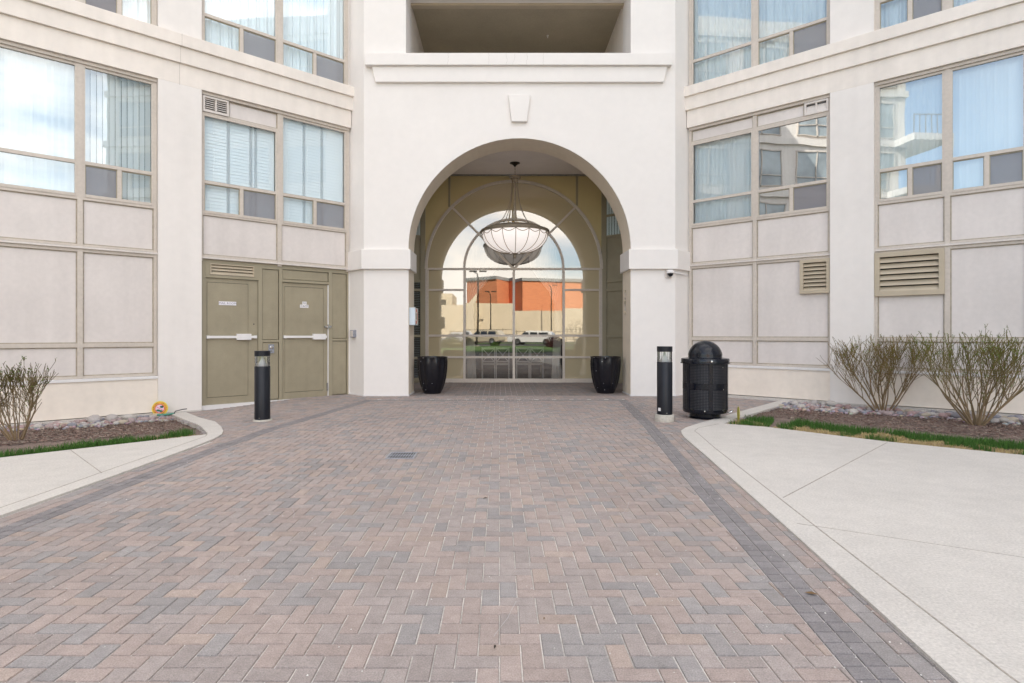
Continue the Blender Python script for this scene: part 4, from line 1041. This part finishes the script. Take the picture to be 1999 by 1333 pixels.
for k in range(6):
    a = R(20+60*k); P = []
    for r_, z_ in ((.085, -.42), (.087, -.60), (.10, -.82), (.14, -1.05), (.21, -1.27), (.31, -1.47), (.42, -1.62), (.52, -1.735)): P.append((r_*math.cos(a), r_*math.sin(a), z_))
    mb = MB(); mb.tube(P, .011, 6); mb.build('rod', M['bronze'], t, smooth=60)
def ring(r_, z_, w_, h_, nm, m_='bronze'):
    mb = MB(); prof = [(r_-w_, z_-h_*.5), (r_-w_, z_+h_*.5), (r_, z_+h_*.5), (r_+.012, z_+h_*.15), (r_+.004, z_), (r_+.014, z_-h_*.3), (r_, z_-h_*.5), (r_-w_, z_-h_*.5)]
    mb.lathe(prof, 72); return mb.build(nm, M[m_], t, smooth=40)
ring(.925, RZ, .06, .075, 'rim_ring'); 
mb = MB(); mb.lathe([(.88, RZ+.03), (.72, RZ+.115), (.60, RZ+.15), (.60, RZ+.13), (.70, RZ+.095), (.86, RZ+.01)], 64); mb.build('upper_ring', M['bronze'], t, smooth=50, fix=True)
prof = [(.885*math.cos(R(a))**.82 if a < 90 else .0, RZ-.035-.55*math.sin(R(a))) for a in range(0, 91, 5)]
mb = MB(); mb.lathe(prof, 64); mb.build('glass_bowl', M['lamp_glass'], t, smooth=80, fix=False)
def bowl(a): return (.885*math.cos(R(a))**.82 if a < 89.9 else 0, RZ-.035-.55*math.sin(R(a)))
for k in range(16):
    an = R(22.5*k); P = []
    for a in range(0, 87, 6):
        r_, z_ = bowl(a); P.append(((r_+.010)*math.cos(an), (r_+.010)*math.sin(an), z_-.004))
    mb = MB(); mb.tube(P, .0085, 5)
    P = []
    for q in range(9):      # swag to the next rib
        s_ = q/8; an2 = an+R(22.5)*s_; zz = RZ-.04-.075*math.sin(math.pi*s_); ea = math.degrees(math.asin(min(1, (RZ-.035-zz)/.55))) if zz < RZ-.035 else 0
        r_, z_ = bowl(ea); P.append(((r_+.012)*math.cos(an2), (r_+.012)*math.sin(an2), zz))
    mb.tube(P, .0085, 5); mb.build('bowl_rib', M['bronze'], t, smooth=60)
mb = MB(); mb.lathe([(0, RZ-.58), (.09, RZ-.575), (.10, RZ-.595), (.06, RZ-.61), (.035, RZ-.63), (.04, RZ-.68), (.028, RZ-.715), (0, RZ-.73)], 24); mb.build('finial', M['bronze'], t, smooth=50)

# intercom box, numerals, camera, utility box, lock box
t = empty('notice_box', (-1.985, 13.70, 1.82)); tag(t, 'white wall box with red marks fixed inside the left side of the arch', 'wall box')
mb = MB(); mb.box(-.084, .045, -.25, .25, -.20, .20); mb.build('housing', M['blue_box'], t, bevel=.004)
mb = MB(); mb.box(.046, .052, -.23, .23, -.19, .19); mb.build('face_plate', M['white_paint'], t)
mb = MB(); mb.box(.053, .056, -.14, .0, -.17, -.10); mb.build('red_label', M['orange_sign'] if False else M['red_mark'] if 'red_mark' in M else mat('red_mark', (.62, .10, .04), .5), t)
mb = MB(); mb.box(.053, .056, -.08, .03, .10, .17); mb.box(.053, .0555, .11, .15, -.1, .1); mb.build('red_label', M['red_mark'], t)
mb = MB(); mb.box(.053, .056, -.14, .07, -.07, .07); mb.build('display', M['metal_grey'], t)
mb = MB(); mb.tube([(.0, -.2, .20), (.02, 0, .215), (.0, .2, .20)], .006, 5); mb.build('cable', M['white_paint'], t, smooth=60)

t = empty('wall_lettering', (2.984, 13.9, 2.16)); tag(t, 'vertical row of small raised cream characters on the right inner side of the arch', 'lettering')
# characters are worn and unreadable in the photograph: raised strokes of the same size
rr = random.Random(4); 
for i in range(7):
    z = .26-.085*i; mb = MB()
    for _ in range(4):
        if rr.random() < .5: y_ = rr.uniform(-.05, .03); mb.box(-.012, .0, y_, y_+.012, z-.03, z+.03)
        else: z_ = z+rr.choice([-.03, -.004, .022]); mb.box(-.013, .0, -.05, .045, z_, z_+.011)
    mb.build('character', M['frame_gold'] if i % 3 == 0 else M['frame_light'], t)

t = empty('security_camera', (3.86, 13.34, 2.80)); tag(t, 'small white dome security camera with conduit under the right impost', 'security camera')
mb = MB(); mb.box(-.09, .06, -.03, .008, -.11, .075); mb.build('back_box', M['frame_light'], t, bevel=.004)
mb = MB(); mb.lathe([(0, .05), (.065, .05), (.078, .03), (.08, -.01), (.06, -.02), (0, -.02)], 24, (0, -.10, .0)); mb.box(-.05, .06, -.10, -.03, .02, .062); mb.build('housing', M['white_paint'], t, smooth=40)
mb = MB(); mb.lathe([(.062, -.02), (.058, -.05), (.04, -.075), (.018, -.088), (0, -.09)], 24, (0, -.10, 0)); mb.build('dome', M['black_paint'], t, smooth=60)
mb = MB(); mb.tube([(.06, -.03, -.0), (.16, -.03, -.0), (.32, .12, -.006), (.50, .31, -.012)], .016, 8); mb.build('conduit', M['white_paint'], t, smooth=60)

t = empty('utility_box', (-3.37, 13.62, 1.42)); tag(t, 'small grey electrical box on the angled corner right of the service doors', 'electrical box')
def FC(x, y, z): c = math.sqrt(.5); return (x*c+y*c, -x*c+y*c, z) if False else (x*c-y*c, x*(-c)-y*c, z)
mb = MB(); mb.box(-.075, .075, -.02, .07, -.085, .085, lambda x, y, z: (.7071*x-.7071*y*1, -.7071*x-.7071*y, z)); mb.build('housing', M['metal_galv'], t, bevel=.004)
mb = MB(); mb.box(-.045, .06, .07, .08, -.07, .07, lambda x, y, z: (.7071*x-.7071*y, -.7071*x-.7071*y, z)); mb.build('cover', M['frame_light'], t, bevel=.003)

p = FL(1.80, -.015, 1.10); t = empty('key_lock_box', p); tag(t, 'small metal key switch plate on the olive panel between the service doors', 'key switch')
fo_ = lambda a, b, z: tuple(Vector(FL(a, b, z))-Vector(FL(0, 0, 0)))
mb = MB(); mb.box(-.06, .06, .0, .014, -.10, .09, fo_); mb.build('plate', M['metal_galv'], t, bevel=.003)
mb = MB(); mb.lathe([(0, 0), (.038, 0), (.036, .02), (.02, .024), (0, .024)], 16); mb.v = [fo_(x, .012+z, .03+y) for x, y, z in mb.v]; mb.build('lock_cylinder', M['chrome'], t, smooth=40)
mb = MB(); mb.lathe([(0, 0), (.018, 0), (.016, .012), (0, .014)], 12); mb.v = [fo_(x, .012+z, -.05+y) for x, y, z in mb.v]; mb.build('lock_cylinder', M['chrome'], t, smooth=40)

# drain grate
t = empty('drain_grate', (-1.13, 6.79, .002)); tag(t, 'rectangular metal drain grate set flush in the brick driveway', 'drain grate')
mb = MB()
for a, b, c, d in ((-.16, .16, -.18, -.155), (-.16, .16, .155, .18), (-.16, -.14, -.155, .155), (.14, .16, -.155, .155), (-.14, .14, -.012, .012)): mb.box(a, b, c, d, -.01, .004)
for k in range(9):
    x = -.122+.0305*k
    mb.box(x-.006, x+.006, -.155, -.012, -.01, .0035); mb.box(x-.006, x+.006, .012, .155, -.01, .0035)
mb.build('grate', M['metal_galv'], t)
mb = MB(); mb.box(-.15, .15, -.17, .17, -.012, .001); mb.build('sump', M['dark_gap'], t)

# small round lawn signs
def lawn_sign(loc, rot, label, tilt, s=1):
    t = empty('lawn_sign', loc); t.rotation_euler = (tilt[0], tilt[1], rot); tag(t, label, 'lawn sign')
    t.scale = (s, s, s)
    def disc(r0, r1, y, nm, m_, zc=.20, th=.003):
        mb = MB(); mb.lathe([(r0, 0), (r1, 0), (r1, th), (r0, th), (r0, 0)] if r0 > 0 else [(0, 0), (r1, 0), (r1, th), (0, th)], 36); mb.v = [(x, y-z, zc+yy) for x, yy, z in mb.v]; return mb.build(nm, M[m_], t, smooth=40)
    disc(0, .148, 0, 'disc', 'yellow_sign')
    disc(.088, .136, -.004, 'lettering_ring', 'orange_sign')
    mb = MB(); rr = random.Random(2)
    for k in range(30):
        if k in (7, 8, 22, 23): continue
        a = 2*math.pi*k/30+.1; ca, sa = math.cos(a), math.sin(a)
        for q in range(2):
            u0 = rr.uniform(-.007, .002); mb.box(u0, u0+.004, -.0085, -.0065, .102, .124, lambda x, y, z: (ca*z-sa*x, y, .20+sa*z+ca*x))
        mb.box(-.007, .006, -.0085, -.0065, .102+.009*(k % 3), .106+.009*(k % 3), lambda x, y, z: (ca*z-sa*x, y, .20+sa*z+ca*x))
    mb.build('ring_marks', M['dark_gap'], t)
    disc(.078, .090, -.008, 'red_ring', 'red_sign'); disc(0, .079, -.004, 'picture', 'pink_sign')
    mb = MB()
    for cx_, cz, rx, rz in ((.03, .035, .035, .022), (.045, .045, .02, .02), (-.02, -.04, .04, .022), (.03, -.05, .035, .02)):
        mb.add([(cx_+rx*math.cos(R(a)), -.009, .20+cz+rz*math.sin(R(a))) for a in range(0, 360, 20)], [tuple(range(18))])
    mb.build('picture_shape', M['green_sign'], t, fix=False)
    mb = MB(); mb.box(-.075, .075, -.0112, -.0095, -.008, .008, lambda x, y, z: (x*.82-z*.57, y, .20-x*.35+z*.8)); mb.build('red_slash', M['red_sign'], t)
    mb = MB(); mb.prism([(-.02, -.003), (.11, -.003), (.11, .001), (-.02, .001)], .035, .075, fr=lambda x, y, z: (x+(z-.05)*.6, y, z+x*.55)); mb.build('plate', M['yellow_sign'], t)
    mb = MB(); mb.box(-.006, .006, -.003, .003, -.12, .07, lambda x, y, z: (x+.03, y+.003, z)); mb.build('stake', M['yellow_sign'], t)
    mb = MB(); mb.prism([(.0, -.006), (.06, -.006), (.03, -.0045)], .045, .06, fr=lambda x, y, z: (x+.01, y, z+x*.5)); mb.build('plate_mark', M['green_sign'], t)
    return t
p = FL(4.02, .30, 0)
lawn_sign((p[0]+.02, p[1], -.155), R(12), 'round yellow lawn sign leaning against the left wing wall behind the pebbles', (R(-8), R(6), 0), .93)
lawn_sign((3.93, 9.62, -.05), R(78), 'round yellow lawn sign seen edge on beside the right kerb', (R(0), R(24), 0), .80)
t = empty('edging_strip', (-6.12, 10.92, -.10)); t.scale = (.62, .62, .62); tag(t, 'green plastic edging offcut lying between the pebbles and the left kerb', 'edging strip')
mb = MB(); mb.tube([(-.30, -.20, .03), (-.15, -.08, .02), (.0, -.02, .035), (.08, .04, .05)], [.03, .035, .03, .02], 8); mb.build('strip', M['green_plastic'], t, smooth=60)
mb = MB(); mb.tube([(.08, .04, .02), (.10, .06, .11), (.26, .20, .15), (.34, .27, .155)], .014, 6); o = mb.build('black_hose', M['black_satin'], t, smooth=60)

# shrubs: vase-shaped, bare twigs with buds
def shrub(x, y, z, label, h, rx, nstem, seed, leafy, tipcol, lean=0):
    rs_ = random.Random(seed); t = empty('shrub', (x, y, z)); tag(t, label, 'shrub', None)
    wood = MB(); tw = MB(); lf = MB()
    def grow(p, d, L, r, depth, mb_):
        pts = [p]; rad = [r]; n_ = 5; dd = d.copy()
        for i in range(n_):
            dd = (dd+Vector((rs_.gauss(0, .10), rs_.gauss(0, .10), .07 if depth < 3 else .04))).normalized()
            p = p+dd*L/n_; pts.append(p); rad.append(max(.0033, r*(1-.55*(i+1)/n_)))
        f_ = min(1, pts[-1].z/h); 
        base = Vector((.25, .18, .11)); tip = Vector(tipcol); c = base.lerp(tip, min(1, max(0, (pts[2].z/h-.15)*1.5)))*rs_.uniform(.75, 1.2)
        mb_.tube(pts, rad, 5 if depth < 1 else 3, 0, tuple(c), cap=False)
        if leafy and depth >= 1 and rs_.random() < (1 if depth < 3 else .6):
            for _ in range(int(leafy*(1+depth))):
                q = rs_.randrange(1, len(pts)); pp = pts[q].lerp(pts[q-1], rs_.random())+Vector((rs_.gauss(0, .008), rs_.gauss(0, .008), rs_.gauss(0, .008)))
                s_ = rs_.uniform(.007, .016); a = Vector((rs_.gauss(0, 1), rs_.gauss(0, 1), rs_.gauss(0, 1))).normalized(); b = a.orthogonal().normalized(); v = rs_.uniform(.7, 1.3)
                lf.add([pp-a*s_, pp+b*s_*.5, pp+a*s_, pp-b*s_*.5], [(0, 1, 2, 3)], 0, (.115*v, .185*v, .03*v))
        if depth < 3:
            kids = rs_.choice([4, 5, 6]) if depth < 1 else rs_.choice([2, 3, 3, 4])
            for k in range(kids):
                q = rs_.randrange(1 if depth else 2, len(pts)); side = Vector((rs_.gauss(0, 1), rs_.gauss(0, 1), rs_.uniform(-.1, .5))).normalized()
                nd = (dd*1.0+side*rs_.uniform(.35, .85)+Vector((0, 0, .14))).normalized()
                ll = L*rs_.uniform(.5, .85); pe = pts[q]+nd*ll
                hl_ = h*rs_.uniform(.80, 1.08)
                if pe.z > hl_: ll *= max(.2, (hl_-pts[q].z)/max(.01, (pe.z-pts[q].z)))
                if math.hypot(pe.x, pe.y) > rx*1.12: continue
                grow(pts[q], nd, ll, rad[q]*.62, depth+1, tw)
    for k in range(nstem):
        a = 2*math.pi*k/nstem+rs_.uniform(-.3, .3); sp_ = math.sqrt(rs_.uniform(.03, 1.0))*rx/h*1.35
        d = Vector((math.cos(a)*sp_+lean, math.sin(a)*sp_*.8, 1)).normalized()
        grow(Vector((math.cos(a)*.035, math.sin(a)*.03, -.05)), d, h*rs_.uniform(.62, .80), rs_.uniform(.009, .017)*h/1.3, 0, wood)
    wood.build('stem', M['bark'], t, smooth=70, fix=False)
    tag(tw.build('twigs', M['bark'], t, fix=False), kind='stuff')
    if lf.v: tag(lf.build('leaves', M['attr_matte'], t, fix=False), kind='stuff')
    return t
shrub(6.96, 10.66, -.06, 'open vase-shaped shrub of mostly bare brown twigs, the one nearer to the litter bin', 1.36, .95, 15, 21, .6, (.17, .12, .04))
shrub(7.52, 9.24, -.05, 'vase-shaped shrub with fresh green buds at the right edge of the bed', 1.42, 1.05, 17, 5, 1.3, (.14, .115, .035))
shrub(-6.66, 8.10, -.08, 'small budding shrub in the left planting bed', 1.05, .48, 13, 9, .35, (.11, .085, .035), lean=-.10)
gr = MB(); rr = random.Random(12)
for _ in range(1500):
    y = rr.uniform(1.6, 12)
    t_ = rr.random(); x = lerp_edge(edgeR, y)-abs(rr.gauss(0, .5)) if t_ < .4 else rr.uniform(-3.6, lerp_edge(edgeR, y)-.05)
    if rr.random() < .3: x, y = rr.uniform(2.6, 5.2), rr.uniform(9.3, 12.5)
    if inside((x, y), BEDR0): continue
    q = rr.uniform(.0015, .0045); v = rr.uniform(.35, .75); gr.add([(x-q, y-q, .0012), (x+q, y-q, .0012), (x+q, y+q*.8, .0012), (x-q*.7, y+q, .0012), (x, y, .0012+q*1.2)], [(0, 1, 4), (1, 2, 4), (2, 3, 4), (3, 0, 4)], 0, (v, v*.96, v*.9))
for _ in range(16):
    x, y, an, l_ = rr.uniform(-2.4, 1.4), rr.uniform(2.3, 8), rr.uniform(0, 3.14), rr.uniform(.06, .22); px_, py_ = x, y; v = rr.uniform(.38, .5)
    for q in range(4):
        an += rr.uniform(-.15, .15); qx, qy = px_+math.cos(an)*l_/2, py_+math.sin(an)*l_/2; nx_, ny_ = -math.sin(an)*.0011, math.cos(an)*.0011
        gr.add([(px_-nx_, py_-ny_, .0022), (qx-nx_, qy-ny_, .0022), (qx+nx_, qy+ny_, .0022), (px_+nx_, py_+ny_, .0022)], [(0, 1, 2, 3)], 0, (v, v*.95, v*.93)); px_, py_ = qx, qy
tag(gr.build('grit', M['attr_matte'], fix=False), 'pale specks of grit scattered over the brick driveway', 'grit', kind='stuff')
# twigs and dead leaves on the paving
for i, (x, y, l_, an, c_) in enumerate(((.22, 2.88, .020, 60, 'bark1'), (-.02, 2.62, .028, 80, 'bark2'), (-.12, 5.0, .05, 30, 'bark2'), (1.68, 3.16, .07, -30, 'bark1'))):
    mb = MB(); col = (.16, .10, .05) if c_ == 'bark1' else (.05, .04, .03)
    mb.add([(-l_/2, 0, .002), (0, -l_*.22, .006), (l_/2, 0, .004), (0, l_*.2, .009)], [(0, 1, 2, 3)], 0, col)
    o = mb.build('dead_leaf', M['attr_matte'], fix=False); o.location = (x, y, .003); o.rotation_euler = (0, 0, R(an))
    tag(o, ['small brown leaf scrap in the near centre of the driveway', 'dark twig scrap nearest the bottom of the picture', 'dark scrap farthest up the middle of the driveway', 'curled brown leaf on the dark band of bricks at the right'][i], 'leaf', 'dry scraps on the driveway')

# ------------------------------------------------------------------ lobby furniture (dimly visible through the entrance glass)
def lchair(x, y, rz, label):
    t = empty('dining_chair', (x, y, 0), rz); tag(t, label, 'chair', 'chairs inside the lobby')
    mb = MB(); mb.box(-.22, .22, -.21, .21, .43, .48); mb.build('seat', M['curtain'], t, bevel=.01)
    for a in (-.2, .2):
        for b in (-.19, .19):
            mb = MB(); mb.box(a-.018, a+.018, b-.018, b+.018, 0, .43 if b > 0 else 1.0); mb.build('leg', M['white_paint'], t)
    mb = MB(); mb.box(-.182, .182, -.2, -.18, .93, .99); mb.box(-.182, .182, -.2, -.18, .52, .56)
    for s_ in (-1, 1): mb.tube([(-.17*s_, -.19, .56), (.17*s_, -.19, .93)], .015, 5)
    mb.build('backrest', M['white_paint'], t)
for i, (x, r_) in enumerate(((-.35, R(180)), (.1, R(180)), (.75, R(180)), (1.2, R(180)))):
    lchair(x, 18.9, 0, ['leftmost pale cross-backed chair behind the lobby glass', 'second cross-backed chair from the left behind the glass', 'third cross-backed chair from the left behind the glass', 'rightmost pale cross-backed chair behind the lobby glass'][i])
t = empty('lobby_table', (.42, 19.6, 0)); tag(t, 'long dark table inside the lobby behind the glass', 'table')
mb = MB(); mb.box(-1.1, 1.1, -.4, .4, .72, .76); mb.build('tabletop', M['frame_gold'], t)
for a in (-1, 1):
    for b in (-.33, .33): mb = MB(); mb.box(a-.03, a+.03, b-.03, b+.03, 0, .72); mb.build('leg', M['frame_gold'], t)

# ------------------------------------------------------------------ across the court, seen mirrored in the glass
def car(x, y, rz, paint, label, L_=4.6, H_=1.65):
    t = empty('parked_car', (x, y, .25), rz); tag(t, label, 'car', 'cars parked behind the court')
    hl = L_/2; W = .9; z0 = .28
    prof = [(-hl, .45), (-hl, .95), (-hl+.12, 1.02), (hl-1.25, 1.02), (hl-.25, .86), (hl, .70), (hl, .40), (hl-.1, z0), (-hl+.1, z0)]
    mb = MB(); n_ = len(prof)
    for s_ in (-1, 1): mb.v += [(a, s_*W, b) for a, b in prof]
    mb.f += [tuple(range(n_)), tuple(range(n_, 2*n_))]+[(i, (i+1) % n_, n_+(i+1) % n_, n_+i) for i in range(n_)]; mb.m += [0]*(n_+2); mb.c += [None]*(n_+2)
    body = mb.build('body', M[paint], t, bevel=.06)
    top = [(-hl+.05, 1.0), (-hl+.45, H_-.08), (-hl+.8, H_), (.25, H_), (.6, H_-.06), (hl-1.35, 1.0)]
    mb = MB(); n_ = len(top)
    for s_ in (-1, 1): mb.v += [(a, s_*(W-.06-.16*(b-1)/(H_-1)), b) for a, b in top]
    mb.f += [tuple(range(n_)), tuple(range(n_, 2*n_))]+[(i, (i+1) % n_, n_+(i+1) % n_, n_+i) for i in range(n_)]; mb.m += [0]*(n_+2); mb.c += [None]*(n_+2)
    mb.build('cabin', M[paint], t, bevel=.05)
    for s_ in (-1, 1):
        for a, b in ((-hl+.55, -.75), (-.68, .15), (.22, .95)):
            mb = MB(); zt_ = H_-.16; k = lambda z: s_*(W-.06-.16*(z-1)/(H_-1)+.008)
            mb.add([(a, k(1.06), 1.06), (b+.12*(a > .1)*2, k(1.06), 1.06), (b-.05-.2*(a > .1), k(zt_), zt_), (a+.08, k(zt_), zt_)], [(0, 1, 2, 3)]); mb.build('side_window', M['car_glass'], t, fix=False)
        mb = MB(); mb.box(hl-.08, hl+.03, s_*.62-.18, s_*.62+.18, .66, .80); mb.build('headlight', M['chrome'], t, bevel=.02)
        mb = MB(); mb.box(-hl-.02, -hl+.06, s_*.74-.10, s_*.74+.10, .78, 1.0); mb.build('tail_light', M['tail_red'], t, bevel=.02)
        for a in (-hl+.85, hl-.85):
            w_ = MB(); w_.lathe([(.2, -.11), (.33, -.11), (.345, -.08), (.345, .08), (.33, .11), (.2, .11), (.2, -.11)], 24); w_.v = [(a+x, s_*(W-.10)+z, .345+yy) for x, yy, z in w_.v]; wo = w_.build('wheel', M['tyre'], t, smooth=40)
            w_ = MB(); w_.lathe([(0, .0), (.21, .0), (.21, .1), (0, .09)], 16); w_.v = [(a+x, s_*(W-.085)+z*s_, .345+yy) for x, yy, z in w_.v]; w_.build('rim', M['chrome'], wo, smooth=40)
    mb = MB(); mb.add([(hl-1.30, -.78, 1.03), (hl-1.30, .78, 1.03), (.66, .66, H_-.10), (.66, -.66, H_-.10)], [(0, 1, 2, 3)]); mb.v = [(x+.03, y_, z+.01) for x, y_, z in mb.v]; mb.build('windscreen', M['car_glass'], t, fix=False)
    return t
car(3.4, -25.5, R(200), 'car_white', 'white estate car parked beyond the lawn, mirrored in the right half of the glass', 4.7, 1.66)
car(3.8, -41.5, R(190), 'car_white', 'white car parked at the foot of the cream wall, mirrored in the glass', 4.6, 1.7)
car(-1.6, -30.5, R(205), 'car_tan', 'tan car half hidden by bushes, mirrored left of the window centre', 4.5, 1.6)
car(-5.6, -42.0, R(180), 'car_silver', 'silver car below the stairs, mirrored in the left side panel', 4.5, 1.6)
car(-9.5, -29.0, R(10), 'car_white', 'white car at the far left of the mirrored car park', 4.5, 1.5)
# far wall with stair, brick hall, fence, lamps, bushes
t = empty('retaining_wall', (0, -50, 0)); tag(t, 'long cream retaining wall with an outside stair, mirrored in the entrance glass', 'wall')
mb = MB(); mb.box(-30, 1.9, -.4, .2, -.3, 5.8); mb.box(1.9, 30, -.4, .2, -.3, 5.0); mb.build('wall', M['retain'], t)
mb = MB()
for k in range(12): mb.box(-7.6+k*.36, -7.24+k*.36, .2, 1.8, -.3, .3+.46*(k+1))
mb.build('stair', M['retain'], t)
mb = MB(); mb.prism([(-7.8, 1.78), (-3.2, 1.78), (-3.2, 1.86), (-7.8, 1.86)], .0, .12, fr=lambda x, y, z: (x, y, z*9+.3+(x+7.8)*1.25)); mb.build('stair_wall', M['retain'], t)
t = empty('brick_hall', (3, -70, 0)); tag(t, 'large red brick hall rising behind the cream wall, mirrored in the entrance glass', 'building')
mb = MB(); z1 = 10.3
mb.prism([(-8.5, -16), (-8.5, 5), (-3.4, 9), (-1.4, 5.2), (.6, 9.6), (13, 6), (13, -16)], -.3, z1); mb.build('wall', M['red_brick'], t)
mb = MB(); mb.prism([(-8.7, -16.2), (-8.7, 5.1), (-3.5, 9.2), (-1.4, 5.5), (.5, 9.9), (13.2, 6.2), (13.2, -16.2)], z1, z1+.5); mb.build('roof_edge', M['roofgrey'], t)
t = empty('apartment_block', (-15, -85, 0)); tag(t, 'distant beige block seen over the cream wall in the left glass panel', 'building')
mb = MB(); mb.box(-9, 6, -6, 6, -.3, 9.6); mb.build('wall', M['retain'], t)
for k in range(5): mb = MB(); mb.box(-8+k*2.8, -6.4+k*2.8, 6.0, 6.05, 6.6, 8.4); mb.build('window', M['car_glass'], t)
def lamp_post(x, y, h_, label, heads):
    t = empty('street_lamp', (x, y, -.2)); tag(t, label, 'street lamp', 'car park lamps')
    mb = MB(); mb.tube([(0, 0, 0), (0, 0, h_-.6), (-.1, 0, h_-.2), (-.45, 0, h_)], [.09, .065, .055, .045], 10); mb.build('pole', M['bronze_dark'], t, smooth=60)
    for s_ in heads: mb = MB(); mb.box(min(s_*.1, s_*.8), max(s_*.1, s_*.8), -.16, .16, h_-.05, h_+.06); mb.build('lamp_head', M['bronze_dark'], t, bevel=.02)
    mb = MB(); mb.lathe([(0, -.2), (.25, -.2), (.25, .5), (0, .5)], 16); mb.build('footing', M['concrete_rough'], t, smooth=40)
lamp_post(-2.0, -20.0, 7.4, 'tall dark lamp post, the nearer one mirrored in the glass', (-1, 1))
lamp_post(-1.2, -45, 7.3, 'smaller looking lamp post in front of the cream wall', (-1, 1))
lamp_post(7.1, -47, 8.6, 'thin lamp post mirrored in front of the brick hall on the right', (1,))
t = empty('fence', (0, -38.2, -.2)); tag(t, 'dark metal railing fence running in front of the cream wall', 'fence')
for k in range(13): mb = MB(); mb.box(-6+k*1.6-.03, -6+k*1.6+.03, -.03, .03, 0, 2.3); mb.build('post', M['bronze_dark'], t)
mb = MB(); mb.box(-6, 13.2, -.015, .015, 2.1, 2.15); mb.box(-6, 13.2, -.015, .015, .9, .94); mb.box(-6, 13.2, -.015, .015, 1.5, 1.54); mb.build('rail', M['bronze_dark'], t)
# low kerb and lawn strip in the sun
mb = MB(); mb.add([(-40, -38, .26), (40, -38, .26), (40, -32, .26), (-40, -32, .26)], [(0, 1, 2, 3)]); mb.add([(-40, -20, .26), (40, -20, .26), (40, -12, -.04), (-40, -12, -.04)], [(0, 1, 2, 3)]); mb.build('lawn', M['lawn'], kind='structure')
def bush(x, y, r, col, label, n=1500, hh=.8):
    t = empty('bush', (x, y, -.2)); tag(t, label, 'bush')
    mb = MB(); rr = random.Random(int(x*10+y)); st_ = MB()
    for k in range(9): a = rr.uniform(0, 6.28); st_.tube([(0, 0, 0), (math.cos(a)*r*.4, math.sin(a)*r*.4, r*hh), (math.cos(a)*r*.8, math.sin(a)*r*.8, r*1.6*hh)], [.03, .02, .008], 4)
    for _ in range(n):
        d = Vector((rr.gauss(0, 1), rr.gauss(0, 1), rr.gauss(0, 1))).normalized()*r*(rr.random()**.4); s_ = rr.uniform(.03, .08); a = Vector((rr.gauss(0, 1), rr.gauss(0, 1), rr.gauss(0, 1))).normalized(); b = a.orthogonal().normalized(); p_ = Vector((d.x, d.y, d.z*hh+r*hh)); v = rr.uniform(.6, 1.4)
        mb.add([p_-a*s_, p_+b*s_*.6, p_+a*s_, p_-b*s_*.6], [(0, 1, 2, 3)], 0, tuple(c*v for c in col))
    st_.build('stem', M['bark1'] if 'bark1' in M else M['soil'], t, fix=False); mb.build('leaves', M['attr_matte'], t, fix=False)
bush(-4.6, -22.5, 1.0, (.07, .10, .02), 'dark green bush at the left of the mirrored lawn'); bush(-3.2, -24.5, .8, (.10, .10, .03), 'olive bush beside the nearer lamp post')
bush(4.8, -18.5, .9, (.10, .03, .03), 'dark red bush mirrored low at the right of the glass'); bush(-.3, -40, 1.3, (.28, .10, .07), 'reddish bare bush before the cream wall', 900)
bush(-2.4, -38.8, 1.1, (.26, .11, .07), 'reddish bush left of the middle lamp post', 700)
bush(9.4, -36.5, 1.6, (.16, .12, .07), 'bare brown bush mirrored in the right side panel', 700, 1.1)
bush(-.3, -21.8, .5, (.08, .16, .03), 'low clipped green bush in the middle of the mirrored lawn')
